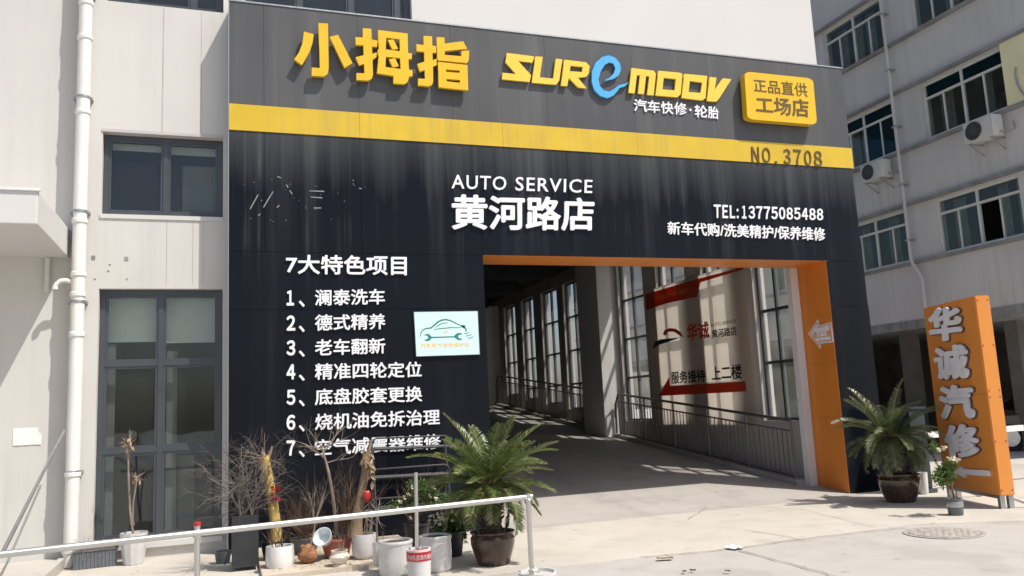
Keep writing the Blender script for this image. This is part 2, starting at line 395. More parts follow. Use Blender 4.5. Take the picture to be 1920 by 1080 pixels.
# ================================================================ ground
g = MB(); g.box(-150, 150, -150, 150, -1, G); struct('ground', g, 'ground')
ap = [(-1.7, .6), (-1.7, -1.9)] + [tuple(gp(u, v)[:2]) for u, v in ((700, 1120), (900, 1082), (1040, 1064), (1200, 1046), (1378, 1029), (1500, 1011), (1700, 985), (1920, 977), (2100, 960))] + [(15.5, 2), (15.5, 30), (9.6, 30), (9.6, .2)]
a = MB(); a.prism([(x, y, G+.004) for x, y in ap], (0, 0, -.02)); struct('apron_pavement', a, 'apron')
a = MB(); ys = [0, 2, 4, 6, 8, 10, 12, 14, 16, 18, 20]
a.prism([(3.02, -.25, G+.008)]+[(3.02, y, rz(y)+.008) for y in ys]+[(3.02, 20, 0)]+[(3.02, -.25, 0)], (5.9, 0, 0)); struct('ramp_road', a, 'ramp')
def crack(name, pts, wd, seed=1):
    rn = random.Random(seed); q = []
    P = [gp(u, v) for u, v in pts]
    for p0, p1 in zip(P, P[1:]):
        n = max(2, int((p1-p0).length/.12))
        for i in range(n): q.append(p0.lerp(p1, i/n)+Vector((rn.uniform(-1, 1), rn.uniform(-1, 1), 0))*wd*.7)
    q.append(P[-1]); mb = MB()
    for i in range(len(q)-1):
        d = (q[i+1]-q[i]).normalized(); n = Vector((-d.y, d.x, 0)); w0 = wd*rn.uniform(.5, 1)/2
        mb.face([Vector((*p[:2], G+.0125)) for p in (q[i]-n*w0, q[i+1]-n*w0, q[i+1]+n*w0, q[i]+n*w0)])
    struct(name, mb, 'joint')
crack('pavement_crack', [(1388, 1034), (1440, 1048), (1500, 1064), (1580, 1086)], .02)
crack('pavement_joint', [(1200, 1046), (1300, 1038), (1378, 1030), (1500, 1012), (1640, 997), (1700, 990)], .014, 2)
crack('pavement_joint', [(1395, 995), (1480, 1008), (1510, 1016)], .012, 4)
crack('pavement_joint', [(1290, 975), (1330, 950), (1500, 955), (1640, 990)], .008, 5)
p = MB(); p.box(.30, 1.98, -1.85, -.02, -.1, .125, .008); struct('planting_step', p, 'step')
p = MB(); p.box(-4.5, -1.79, -1.6, .449, -.1, .16, .012); p.box(-1.787, -1.72, -1.6, .447, -.1, .185, .01); struct('side_kerb', p, 'kerb')

# manhole cover
c = gp(1770, 1000); t = thing('manhole_cover', 'round rusty manhole cover set in the concrete in front of the right cycad', 'manhole cover', (c.x, c.y, G))
mb = MB(); mb.lathe([(.40, -.02), (.40, .009), (.355, .010), (.35, .006), (.35, -.02)], c.x, c.y, G, 40); mb.build('cover_ring', 'iron', t)
mb = MB(); mb.lathe([(.345, -.02), (.345, .012), (.33, .0135)], c.x, c.y, G, 40)
for i in range(-7, 8):
    for j in range(-7, 8):
        if (i+j) % 2 == 0 and math.hypot(i, j)*.042 < .3: mb.box(c.x+i*.042-.014, c.x+i*.042+.014, c.y+j*.042-.014, c.y+j*.042+.014, G+.01, G+.0155)
mb.build('cover_plate', 'iron', t)
# litter
def scrap(name, label, uv, sx, sy, m, seed, rz_=0.):
    c = gp(*uv); rn = random.Random(seed); mb = MB(); n = 5; vs = {}
    for i in range(n):
        for j in range(n):
            x = (i/(n-1)-.5)*sx; y = (j/(n-1)-.5)*sy
            vs[i, j] = mb.bm.verts.new((c.x+x*math.cos(rz_)-y*math.sin(rz_)+rn.uniform(-.008, .008), c.y+x*math.sin(rz_)+y*math.cos(rz_)+rn.uniform(-.006, .006), G+.016+rn.uniform(0, .022)))
    for i in range(n-1):
        for j in range(n-1): mb.bm.faces.new((vs[i, j], vs[i+1, j], vs[i+1, j+1], vs[i, j+1]))
    tag(mb.build(name, m, loc=(c.x, c.y, G)), label, 'litter')
scrap('paper_scrap', 'crumpled white paper scrap lying on the joint between apron and road', (1378, 1030), .14, .16, 'paper', 3, .3)
scrap('cardboard_scrap', 'flat grey brown scrap on the concrete left of the white paper scrap', (1247, 1051), .15, .07, 'twig2', 5, -.3)
for i, (u, v, l) in enumerate(((1299, 1074, 'small dark fallen leaf below the grey brown scrap, right one of the two'), (1284, 1076, 'small dark fallen leaf below the grey brown scrap, left one of the two'), (1365, 1076, 'small pale leaf lying alone on the road near the crack'))):
    scrap('fallen_leaf', l, (u, v), .05, .03, 'twig2', 11+i, i)

# ================================================================ service building
bld = thing('service_building', 'white rendered building behind the black shop front, with dark framed windows on the left', 'building', (-1.73, .35, 0))
mb = MB(); Y0, Y1 = .35, .62
mb.box(-1.73, -1.46, Y0, Y1, 0, 14); mb.box(-.07, .2, Y0, Y1, 0, 14)
for z0, z1 in ((0, .26), (3.24, 4.15), (5.19, 6.9), (8.6, 14)): mb.box(-1.46, -.07, Y0, Y1, z0, z1)
mb.build('front_wall', 'wall', bld, False)
mb = MB(); mb.box(.2, 3.1, Y0, Y1, 0, 6.92); mb.box(.2, 2.45, Y0, Y1, 8.6, 14); mb.box(2.45, 9.42, Y0, Y1, 6.92, 14); mb.box(3.1, 9.42, Y0, Y1, 3.9, 6.92)
mb.build('upper_wall', 'wall2', bld, False)
# thin vertical joints of the render
mb = MB()
for x in (-.79,): mb.box(x-.006, x+.006, Y0-.003, Y0, 5.23, 6.88)
for x in (-.72, -.42, -.30): mb.box(x-.003, x+.003, Y0-.003, Y0, 3.3, 4.1)
mb.box(-.34, -.334, Y0-.003, Y0, 5.23, 6.88)
mb.build('render_joint', 'jointline', bld, False)
mb = MB()
for u, v in ((175, 483), (237, 485)):
    q = on(1, Y0, u, v); mb.box(q.x-.02, q.x+.02, Y0-.006, Y0+.01, q.z-.024, q.z+.024)
for u, v in ((206, 496), (203, 508), (178, 523), (238, 523), (160, 298)):
    q = on(1, Y0, u, v); mb.box(q.x-.012, q.x+.012, Y0-.004, Y0, q.z-.01, q.z+.006)
mb.build('fixing_hole', 'ledge', bld, False)
# rooms and roof
mb = MB(); mb.box(-1.73, 3.0, 3.2, 3.4, 0, 14); mb.box(-1.98, -1.73, .72, 3.4, 0, 14)
for z in (0.0, 3.45, 6.4, 9.2): mb.box(-1.73, 2.9, .63, 3.2, z, z+.2)
mb.build('room', 'room', bld, False)
mb = MB(); mb.box(-1.98, 9.5, .3, 21, 14, 14.2); mb.build('roof', 'ledge', bld, False)
def window(parent, x0, x1, z0, z1, y, xm, zm, fr=.055, sash=True):
    d = .08; mb = MB()
    mb.box(x0, x1, y, y+d, z0, z0+fr); mb.box(x0, x1, y, y+d, z1-fr, z1)
    mb.box(x0, x0+fr, y, y+d, z0+fr, z1-fr); mb.box(x1-fr, x1, y, y+d, z0+fr, z1-fr)
    xs = [x0+fr]+[q for x in xm for q in (x-fr/2, x+fr/2)]+[x1-fr]; zs = [z0+fr]+[q for z in zm for q in (z-fr/2, z+fr/2)]+[z1-fr]
    for x in xm: mb.box(x-fr/2, x+fr/2, y-.002, y+d, z0+fr, z1-fr)
    for z in zm:
        for i in range(0, len(xs), 2): mb.box(xs[i], xs[i+1], y+.002, y+d, z-fr/2, z+fr/2)
    o = mb.build('window', 'alu', parent, False)
    for i in range(0, len(xs), 2):
        for j in range(0, len(zs), 2):
            if sash:
                k = .03; q = MB(); q.box(xs[i], xs[i]+k, y+.012, y+.06, zs[j], zs[j+1]); q.box(xs[i+1]-k, xs[i+1], y+.012, y+.06, zs[j], zs[j+1])
                q.box(xs[i]+k, xs[i+1]-k, y+.012, y+.06, zs[j], zs[j]+k); q.box(xs[i]+k, xs[i+1]-k, y+.012, y+.06, zs[j+1]-k, zs[j+1]); q.build('sash', 'alu', o, False)
            q = MB(); q.box(xs[i], xs[i+1], y+.04, y+.046, zs[j], zs[j+1]); q.build('pane', 'winglass', o, False)
    return o
wl = window(bld, -1.455, -.075, .265, 3.235, .46, [-.78], [1.31, 2.34])
wu = window(bld, -1.455, -.075, 4.155, 5.185, .46, [-.75], [])
window(bld, -1.455, -.075, 6.905, 8.595, .46, [-1.15, -.45], [7.9])
window(bld, .205, 2.445, 6.925, 8.595, .46, [.9, 1.6, 2.25], [7.9])
def blind(parent, x0, x1, z0, z1):
    q = MB(); n = 14
    for i in range(n): q.box(x0, x1, .64+.006*(i % 2), .65+.006*(i % 2), z0+(z1-z0)*i/n, z0+(z1-z0)*(i+1)/n)
    q.build('blind', 'blind', parent, False)
blind(wl, -1.42, -.80, 2.62, 3.2); blind(wl, -.76, -.1, 2.60, 3.2); blind(wu, -1.42, -.78, 5.05, 5.17); blind(wu, -.72, -.1, 5.03, 5.17)
q = MB(); q.box(-1.42, -1.30, .66, .70, .3, 2.6); q.box(-.72, -.60, .66, .70, .3, 2.5); q.box(-.58, -.40, .9, 1.2, .25, 1.2); q.box(-.56, -.1, .68, .70, 4.2, 4.9); q.build('curtain', 'room', bld, False)
for b_ in ((-1.47, -.06, .30, .47, .20, .262), (-1.47, -.06, .335, .47, 4.10, 4.152), ): mb = MB(); mb.box(*b_); mb.build('window_sill', 'wall2', bld, False)
mb = MB(); mb.box(-1.47, -.06, .338, .47, 5.188, 5.225); mb.build('window_head', 'rampwall', bld, False)
# ramp passage: right wall with windows, piers, ceiling
X0, XI, XO = 8.88, 8.97, 9.14
WY = [(.85, 1.95), (2.5, 3.6), (4.2, 5.4), (6.0, 7.27), (9.4, 10.65), (11.1, 12.35), (13.0, 14.1), (14.7, 15.85), (17.6, 18.8)]
ZT = 4.95
def zb(y): return max(1.17, rz(y)+.35)
mb = MB(); prev = .63
for y0, y1 in WY:
    mb.box(X0, XO, prev, y0, 0, 5.3); prev = y1
    mb.box(X0, XO, y0, y1, 0, zb(y1)); mb.box(X0, XO, y0, y1, ZT, 5.3)
mb.box(X0, XO, prev, 20.5, 0, 5.3); mb.build('ramp_side_wall', 'rampwall', bld, False)
for b_ in ((X0+.06, 9.42, .36, .63, 0, 3.9), (8.40, X0-.001, 7.40, 8.6, 0, 5.1), (8.40, X0-.001, 16.4, 17.3, 0, 5.1), (X0-.14, X0-.001, .705, .83, 0, 5.1)): mb = MB(); mb.box(*b_); mb.build('pier', 'rampwhite', bld, False)
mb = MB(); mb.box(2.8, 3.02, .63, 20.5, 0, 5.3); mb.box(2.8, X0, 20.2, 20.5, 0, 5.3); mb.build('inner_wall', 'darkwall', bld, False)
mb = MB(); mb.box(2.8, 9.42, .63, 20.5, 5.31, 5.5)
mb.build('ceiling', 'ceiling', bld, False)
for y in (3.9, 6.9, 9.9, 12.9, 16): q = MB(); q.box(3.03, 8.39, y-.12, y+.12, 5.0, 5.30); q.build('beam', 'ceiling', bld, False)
for y0, y1 in WY:
    z0 = zb(y1); zs = [z for z in (2.17, 3.08, 4.0) if z > z0+.25]; fr = .05; mb = MB()
    mb.box(XI, XI+.07, y0, y1, z0, z0+fr); mb.box(XI, XI+.07, y0, y1, ZT-fr, ZT)
    ym = (y0+y1)/2+.06
    for a_, b_ in ((y0, y0+fr), (ym-fr/2, ym+fr/2), (y1-fr, y1)): mb.box(XI, XI+.07, a_, b_, z0+fr, ZT-fr)
    for z in zs:
        for a_, b_ in ((y0+fr, ym-fr/2), (ym+fr/2, y1-fr)): mb.box(XI+.002, XI+.07, a_, b_, z-fr/2, z+fr/2)
    o = mb.build('window', 'alu', bld, False)
    zz_ = [z0+fr]+[q for z in zs for q in (z-fr/2, z+fr/2)]+[ZT-fr]
    for a_, b_ in ((y0+fr, ym-fr/2), (ym+fr/2, y1-fr)):
        for j in range(0, len(zz_), 2): q = MB(); q.box(XI+.03, XI+.036, a_, b_, zz_[j], zz_[j+1]); q.build('pane', 'rampglass', o, False)

# annex on the far left
an = thing('annex_building', 'plain white annex wall at the far left edge with a concrete canopy', 'building', (-3, .45, 0))
mb = MB(); mb.box(-14, -1.735, .45, .70, 0, 14); mb.build('wall', 'wall', an, False)
cf = on(0, -1.80, 69, 433).y
mb = MB(); mb.box(-7, -1.80, cf, .449, 3.62, 3.96, .01); mb.build('canopy', 'wall2', an, False)
mb = MB(); mb.box(-7, -1.78, cf-.02, cf+.03, 3.955, 3.985); mb.build('canopy_flashing', 'rampwhite', an, False)
mb = MB(); mb.tube([(-2.02, .40, 3.615), (-2.02, .40, 3.2)], .03, 10); mb.build('drain_stub', 'wall2', an)
# notice paper
q = on(1, .45, 25, 803); q2 = on(1, .45, 78, 833); mb = MB(); n = 6; vs = {}
rn = random.Random(4)
for i in range(n+1):
    for j in range(4):
        x = q.x+(q2.x-q.x)*i/n; z = q.z+(q2.z-q.z)*j/3
        c_ = .003+rn.uniform(0, .006)+(.02 if i == n and j == 0 else 0)
        vs[i, j] = mb.bm.verts.new((x, .449-c_, z-(.012 if i == n and j == 0 else 0)))
for i in range(n):
    for j in range(3): mb.bm.faces.new((vs[i, j], vs[i+1, j], vs[i+1, j+1], vs[i, j+1]))
tag(mb.build('paper_notice', 'paper', loc=(q.x, .45, q.z)), 'blank faded paper notice glued to the white annex wall', 'notice')
# downpipe
t = thing('drain_pipe', 'white plastic downpipe running down the corner of the two white walls', 'pipe', (-1.70, .27, 0))
PX, PY = -1.67, .25
mb = MB(); mb.tube([(PX, PY, .08), (PX, PY, 14)], .075, 20); mb.build('pipe', 'pvc', t)
for z in (.22, 1.06, 2.65, 3.12, 3.36, 4.0, 5.35, 6.3, 6.75, 8.2): mb = MB(); mb.lathe([(.078, 0), (.088, .012), (.088, .05), (.078, .062)], PX, PY, z, 20); mb.build('coupling', 'pvc', t)
mb = MB()
for z in (1.0, 2.95, 4.03, 5.45, 6.8):
    mb.lathe([(.08, 0), (.084, .004), (.084, .03), (.08, .034)], PX, PY, z+.1, 16); mb.box(PX-.11, PX-.07, PY, .449, z+.1, z+.13); mb.box(PX+.07, PX+.1, PY, .349, z+.1, z+.13)
mb.build('bracket', 'galv', t)
a_ = on(1, .22, 152, 529); b_ = on(1, .22, 105, 530)
mb = MB(); mb.tube([(PX-.05, PY, a_.z), (b_.x+.10, .22, a_.z+.02), (b_.x+.05, .22, a_.z+.015), (b_.x+.01, .22, a_.z-.02), (b_.x-.01, .22, a_.z-.06)], [.026, .026, .028, .028, .028], 12); mb.lathe([(.034, 0), (.034, .03)], b_.x-.01, .22, a_.z-.085, 12); mb.build('elbow_outlet', 'pvc', t)

# ================================================================ black shop front
FX = 9.6; FT = 6.9
sf = thing('shop_front', 'big black panelled shop front with yellow stripe and orange framed ramp opening', 'shop front', (0, 0, G))
mb = MB(); mb.box(.02, 3.22, .045, .33, .02, 6.86); mb.box(3.22, 8.90, .045, .33, 3.70, 6.86); mb.box(8.94, 9.58, .045, .33, .02, 6.86); mb.build('backing', 'backing', sf, False)
def panels(name, x0, x1, z0, z1, seams, m, y=0.):
    mb = MB(); xs = [x0]+[s for s in seams if x0 < s < x1]+[x1]; gp_ = .0016
    for a_, b_ in zip(xs, xs[1:]): mb.box(a_+(gp_ if a_ > x0 else 0), b_-(gp_ if b_ < x1 else 0), y, y+.044, z0, z1)
    return mb.build(name, m, sf, False)
SE = [.42, 1.62, 3.238, 4.55, 5.9, 7.3, 8.882]
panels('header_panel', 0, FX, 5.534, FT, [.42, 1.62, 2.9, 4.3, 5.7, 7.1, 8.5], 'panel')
panels('stripe_panel', 0, FX+.02, 5.19, 5.53, [1.62, 3.6, 5.7, 7.8], 'stripe', -.012)
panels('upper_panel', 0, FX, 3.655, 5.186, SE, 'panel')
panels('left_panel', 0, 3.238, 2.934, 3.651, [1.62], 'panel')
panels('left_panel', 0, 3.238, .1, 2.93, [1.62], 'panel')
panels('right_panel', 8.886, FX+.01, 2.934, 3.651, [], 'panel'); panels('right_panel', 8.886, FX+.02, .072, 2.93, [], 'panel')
mb = MB(); mb.box(-.01, 0, -.005, .34, .05, FT); mb.box(-.01, FX+.01, -.01, .345, FT, FT+.02); mb.build('edge_trim', 'galv', sf, False)
mb = MB(); mb.box(0.0, 3.238, .005, .1, .02, .098); mb.build('plinth', 'darkwall', sf, False)
mb = MB(); mb.box(3.24, 8.878, .003, .68, 3.652, 3.70); mb.build('opening_soffit', 'orange', sf, False)
mb = MB(); mb.box(8.880, 8.936, .003, .70, .075, 3.70); mb.build('opening_jamb', 'orange', sf, False)
for z_ in (1.22, 2.06): mb = MB(); mb.box(8.8793, 8.8799, .006, .698, z_, z_+.003); mb.build('jamb_seam', 'brown', sf, False)
for x_ in (4.55, 5.9, 7.3): mb = MB(); mb.box(x_, x_+.003, .006, .678, 3.6513, 3.6519); mb.build('soffit_seam', 'brown', sf, False)
mb = MB(); mb.box(3.20, 3.239, .05, .68, .05, 3.65); mb.build('opening_side', 'backing', sf, False)
# remains of an old sign: glue strokes
mb = MB(); fp = facing_y(0)
def stroke(u0, v0, u1, v1, wd):
    a_ = Vector(fp.px(u0, v0)); b_ = Vector(fp.px(u1, v1)); d = (b_-a_).normalized(); n_ = Vector((-d.y, d.x))*wd/2
    mb.prism([fp.w(*q, .001) for q in (a_-n_, b_-n_, b_+n_, a_+n_)], (0, -.003, 0))
for s_ in ((484, 365, 469, 392), (512, 359, 494, 389), (520, 331, 527, 334), (582, 369.5, 604, 371), (588, 390, 602, 390), (580, 358, 608, 359), (484, 405, 488, 401), (519, 389, 524, 385), (537, 346, 540, 352), (673, 353, 678, 354), (543, 357, 548, 364)): stroke(*s_, .012)
rn = random.Random(8)
for i in range(24):
    u, v = rn.uniform(455, 690), rn.uniform(335, 415); stroke(u, v, u+rn.uniform(-3, 3), v+rn.uniform(-3, 3), rn.uniform(.004, .008))
mb.build('glue_residue', 'ledge', sf, False)

# ---- lettering
f0 = facing_y(0)
k8 = lambda pts: zz(540, 30, 5.333, pts)
t = thing('brand_lettering', 'three large raised yellow Chinese characters at the top left of the black front', 'sign', (2.2, 0, 6.2))
fl = f0.off(.10)
shape('letter', fl, [k8([(160, 155), (258, 183), (245, 270), (215, 360), (140, 490), (62, 432), (110, 365), (145, 270)]), k8([(305, 70), (400, 75), (408, 520), (395, 580), (360, 603), (237, 597), (238, 515), (320, 520)]), k8([(418, 208), (500, 187), (645, 470), (565, 518)])], .05, 'yellow', t, -.05)
hand = [(750, 122), (833, 127), (838, 235), (895, 245), (890, 310), (840, 303), (843, 378), (888, 362), (884, 410), (845, 440), (850, 580), (840, 625), (800, 645), (685, 638), (685, 570), (765, 572), (762, 478), (712, 493), (675, 412), (757, 392), (755, 293), (678, 287), (675, 210), (750, 215)]
mu = [(902, 140), (1197, 175), (1200, 368), (1240, 375), (1237, 432), (1205, 428), (1210, 538), (1245, 543), (1245, 603), (1213, 602), (1195, 660), (1165, 680), (1055, 673), (1055, 598), (890, 572), (908, 395), (898, 385), (898, 333), (908, 335)]
shape('letter', fl, [k8(hand), k8(mu), k8([(982, 215), (1117, 232), (1120, 352), (978, 333)]), k8([(978, 408), (1122, 420), (1127, 530), (975, 510)]), k8([(998, 240), (1055, 235), (1102, 328), (1045, 335)]), k8([(1008, 432), (1072, 422), (1108, 500), (1050, 512)])], .05, 'yellow', t, -.05)
hand2 = [(1358, 198), (1440, 203), (1443, 295), (1482, 302), (1482, 370), (1445, 365), (1447, 442), (1484, 425), (1488, 490), (1450, 505), (1452, 655), (1440, 690), (1410, 702), (1300, 692), (1303, 625), (1370, 628), (1368, 540), (1320, 555), (1292, 480), (1365, 455), (1363, 358), (1287, 350), (1285, 280), (1360, 290)]
shape('letter', fl, [k8(hand2), k8([(1488, 210), (1565, 215), (1566, 275), (1752, 252), (1792, 328), (1568, 350), (1568, 388), (1735, 402), (1735, 350), (1812, 345), (1808, 440), (1790, 470), (1500, 443), (1492, 420)]), k8([(1500, 457), (1795, 490), (1803, 743), (1508, 712)]), k8([(1580, 533), (1718, 545), (1717, 568), (1580, 557)]), k8([(1585, 628), (1720, 640), (1720, 668), (1587, 653)])], .05, 'yellow', t, -.05)
k6 = lambda pts: zz(930, 80, 4.085, pts)
t = thing('latin_lettering', 'slanted pale yellow Latin letters with one sky blue swooping e, right of the Chinese characters', 'sign', (5.6, 0, 6.3))
fl = f0.off(.05)
for nm, sp, mt in (('letter', [[(85, 78), (292, 105), (280, 153), (170, 140), (268, 248), (258, 300), (45, 280), (52, 230), (152, 240), (72, 150)]], 'paleyellow'),
    ('letter', [[(303, 105), (358, 108), (335, 265), (440, 275), (460, 122), (508, 128), (485, 290), (460, 322), (275, 305)]], 'paleyellow'),
    ('letter', [[(525, 130), (690, 150), (718, 180), (710, 235), (690, 262), (628, 268), (695, 350), (630, 342), (558, 270), (545, 333), (497, 328)], [(572, 175), (665, 185), (660, 225), (565, 218)]], 'paleyellow'),
    ('letter', [[(825, 290), (870, 268), (902, 235), (915, 195), (900, 160), (870, 150), (835, 168), (802, 220), (785, 280), (795, 330), (825, 365), (870, 375), (910, 350), (940, 325), (985, 315), (1018, 303), (985, 335), (945, 347), (935, 365), (900, 405), (855, 425), (800, 408), (755, 365), (733, 300), (735, 220), (765, 150), (815, 108), (865, 97), (915, 115), (950, 160), (958, 205), (940, 250), (905, 275), (860, 287)]], 'blue'),
    ('letter', [[(1040, 193), (1210, 215), (1225, 240), (1208, 403), (1158, 398), (1175, 258), (1150, 255), (1133, 393), (1088, 388), (1103, 250), (1080, 247), (1062, 387), (1015, 382)]], 'paleyellow'),
    ('letter', [[(1245, 215), (1410, 230), (1428, 240), (1415, 395), (1390, 418), (1222, 403)], [(1285, 268), (1378, 278), (1370, 365), (1275, 358)]], 'paleyellow'),
    ('letter', [[(1443, 238), (1618, 255), (1605, 425), (1580, 442), (1422, 422)], [(1485, 292), (1580, 305), (1568, 385), (1475, 378)]], 'paleyellow'),
    ('letter', [[(1640, 262), (1690, 268), (1672, 372), (1740, 272), (1803, 280), (1715, 420), (1690, 450), (1650, 450), (1615, 443)]], 'paleyellow')):
    shape(nm, fl, [k6(s_) for s_ in sp], .035, mt, t, -.035)
t = thing('trade_lettering', 'small white Chinese characters under the pale yellow Latin letters', 'sign', (6.8, 0, 5.9))
for u0, u1, ch, vl, vr in ((1187, 1212, '汽', 186, 188), (1213, 1236, '车', 188.5, 190), (1238, 1261, '快', 190.5, 192), (1263, 1286, '修', 192, 194), (1291, 1295, '·', 204.5, 204.7), (1301, 1325, '轮', 197, 199), (1326, 1346, '胎', 199, 201)):
    h = 4.5 if ch == '·' else 23
    text('letter', ch, f0, (u0, vl), (u0+.6, vl+h), (u1+.6, vr+h), (u1, vr), .015, 'white', t, .014, .004)
t = thing('badge_sign', 'raised yellow rounded badge with brown characters at the top right of the black front', 'sign', (8.5, 0, 6.0))
fb = f0.off(.16); k9 = lambda pts: zz(1380, 120, 9, pts)
def rounded(q, r=.16, n=6):
    q = [Vector(x) for x in q]; o = []
    for i, p in enumerate(q):
        a_, b_ = q[i-1], q[(i+1) % 4]; s1 = p+(a_-p)*r*.75; s2 = p+(b_-p)*r*.6
        for j in range(n+1):
            t_ = j/n; o.append(tuple(s1*(1-t_)**2+p*2*t_*(1-t_)+s2*t_**2))
    return o
shape('badge_box', fb, [rounded(k9([(140, 125), (1300, 245), (1370, 1025), (195, 930)]))], .12, 'yellow', t, -.12)
text('badge_text', '正品直供', fb, *k9([(290, 250), (308, 462), (1210, 560), (1188, 325)]), .006, 'brown', t, 0, .001)
text('badge_text', '工场店', fb, *k9([(330, 545), (340, 815), (1235, 905), (1215, 600)]), .006, 'brown', t, .018, .001)
t = thing('number_lettering', 'dark house number lettering on the right end of the yellow stripe', 'sign', (8.6, -.01, 5.36))
fs = f0.off(.012)
for i, (ch, u0, u1) in enumerate((('N', 1408, 1422), ('O', 1428, 1443), ('.', 1452, 1457), ('3', 1468, 1481), ('7', 1487, 1501), ('0', 1507, 1520), ('8', 1525, 1540))):
    vt = 275+(u0-1408)*.066; h = 29
    if ch == '.': text('letter', ch, fs, (u0, vt+h-5), (u0, vt+h), (u1, vt+h+.3), (u1, vt+h-4.7), .012, 'brown', t, .02, .001)
    else: text('letter', chr(ord(ch)+0xFEE0), fs, (u0, vt), (u0+1.5, vt+h), (u1+1.5, vt+h+1), (u1, vt+1), .012, 'brown', t, .01, .001)
t = thing('branch_lettering', 'white branch name in Latin and larger Chinese characters in the middle of the black front', 'sign', (4, 0, 4.4))
text('word', 'AUTO', f0, (846, 328), (846, 354), (948, 357.5), (949, 332), .02, 'white', t, .006, .004, 1.12)
text('word', 'SERVICE', f0, (966, 332.5), (965.5, 358), (1109, 363), (1110, 338), .02, 'white', t, .006, .004, 1.12)
text('text_line', '黄河路店', f0, (846, 365), (846, 431), (1113, 434), (1113, 372), .03, 'white', t, .024, .004)
t = thing('phone_lettering', 'white telephone number and service words at the right of the black front', 'sign', (8, 0, 4.2))
for i, ch in enumerate('TEL:13775085488'):
    u0, wd = ((1337, 13), (1353, 10.5), (1367, 9.5), (1380, 3.2))[i] if i < 4 else (1388+14.2*(i-4)+(1.8 if ch == '1' else 0), 8 if ch == '1' else 11.6)
    vt = 384+(u0-1337)*.039; hh = 25-(u0-1337)*.0165; vt, hh = (vt+6, hh-6) if ch == ':' else (vt, hh)
    text('letter', chr(ord(ch)+0xFEE0), f0, (u0, vt), (u0+.5, vt+hh), (u0+wd+.5, vt+hh+.25), (u0+wd, vt+.4), .018, 'white', t, .024, .004)
text('text_line', '新车代购/洗美精护/保养维修', f0, (1250, 415.5), (1251, 440), (1546, 452.5), (1545, 427.5), .018, 'white', t, .016, .004)
t = thing('service_list_lettering', 'white list of seven numbered services on the left side of the black front', 'sign', (1.6, 0, 2.5))
text('text_line', '7大特色项目', f0, (536, 478), (536, 514), (762, 517), (762, 480), .02, 'white', t, .02, .004)
for i, (s_, u1, vl, vr) in enumerate((('澜泰洗车', 721, 543, 542), ('德式精养', 722, 590, 588.5), ('老车翻新', 722, 636.5, 634), ('精准四轮定位', 790, 681.5, 678), ('底盘胶套更换', 791, 729, 724), ('烧机油免拆治理', 824, 776, 767), ('空气减震器维修', 826, 824, 813))):
    h = 30; text('text_line', s_, f0, (590, vl), (590, vl+h+1), (u1, vr+h-1), (u1, vr), .02, 'white', t, .017, .004)
    text('text_line', chr(0xFF11+i), f0, (537, vl+2), (537, vl+h+.5), (551 if i == 0 else 553.5, vl+h+.2), (551 if i == 0 else 553.5, vl+1.5), .02, 'white', t, .034, .004)
    text('text_line', '、', f0, (560, vl+21), (560, vl+h+3), (571, vl+h+3), (571, vl+21), .02, 'white', t, .015, .004)
# lit panel with car and spanner
t = thing('lit_panel_sign', 'glowing mint green panel with car outline and spanner, right of the white service list', 'sign', (2.9, 0, 2.55))
fpn = f0.off(.03); kl = lambda pts: zz(760, 560, 9, pts)
quad = kl([(150, 230), (1215, 215), (1250, 935), (190, 970)])
shape('light_panel', fpn, [quad], .028, 'mint', t, -.029)
fr_ = kl([(142, 222), (1223, 207), (1258, 943), (182, 978)])
shape('panel_frame', fpn, [fr_, quad], .034, 'galv', t, -.031)
def pxrib(pts, wd): return ribbon(kl(pts), wd)
shape('car_outline', fpn, [pxrib([(250, 640), (262, 580), (295, 530), (345, 505), (430, 495), (480, 455), (540, 400), (605, 365), (680, 352), (760, 370), (850, 415), (925, 450), (1005, 455)], 3.0), pxrib([(1003, 450), (1006, 500), (1028, 520), (1018, 560)], 3.0), pxrib([(510, 490), (555, 450), (620, 418), (720, 408)], 1.8), pxrib([(480, 520), (600, 505), (760, 490), (950, 490)], 2.0), pxrib([(990, 590), (1040, 585), (1080, 568)], 1.7), pxrib([(1010, 633), (1060, 625), (1120, 600)], 1.7), pxrib([(1050, 668), (1110, 662), (1150, 640)], 1.7)], .002, 'teal', t, .001)
shape('spanner', fpn, [kl([(318, 608), (350, 595), (395, 598), (425, 622), (440, 642), (620, 640), (820, 632), (850, 600), (880, 580), (925, 578), (958, 592), (955, 606), (915, 608), (890, 632), (890, 650), (915, 672), (950, 672), (958, 685), (925, 702), (885, 698), (850, 672), (825, 655), (620, 662), (440, 668), (425, 692), (395, 715), (350, 716), (318, 698), (322, 690), (360, 686), (385, 665), (385, 645), (362, 622), (322, 622)])], .002, 'teal', t, .001)
text('panel_text', '汽车尾气排放维护站', fpn, *kl([(250, 755), (252, 835), (1080, 815), (1078, 740)]), .002, 'amber', t, .01, .001)
text('panel_text', '***', fpn, *kl([(640, 545), (640, 585), (720, 583), (720, 543)]), .002, 'amber', t, .01, .001)
# arrow on the orange jamb
fj = facing_x(8.8785)
t = thing('arrow_sign', 'white arrow shaped sticker with red characters on the orange jamb', 'sign', (8.88, .3, 2.5))
k7 = lambda pts: zz(1140, 460, 2.16, pts)
shape('arrow_plate', fj, [k7([(812, 358), (852, 298), (856, 325), (904, 310), (915, 392), (862, 398), (862, 420)])], .006, 'white', t, .001)
shape('arrow_border', fj, [k7([(818, 358), (850, 308), (853, 331), (901, 316), (910, 386), (859, 392), (858, 410)]), k7([(822, 358), (848, 316), (851, 335), (898, 321), (906, 382), (856, 388), (855, 402)])], .002, 'orange2', t, .0075)
text('arrow_text', '请上二楼', fj, *k7([(830, 352), (832, 377), (905, 370), (902, 343)]), .002, 'orange2', t, .012, .0075)

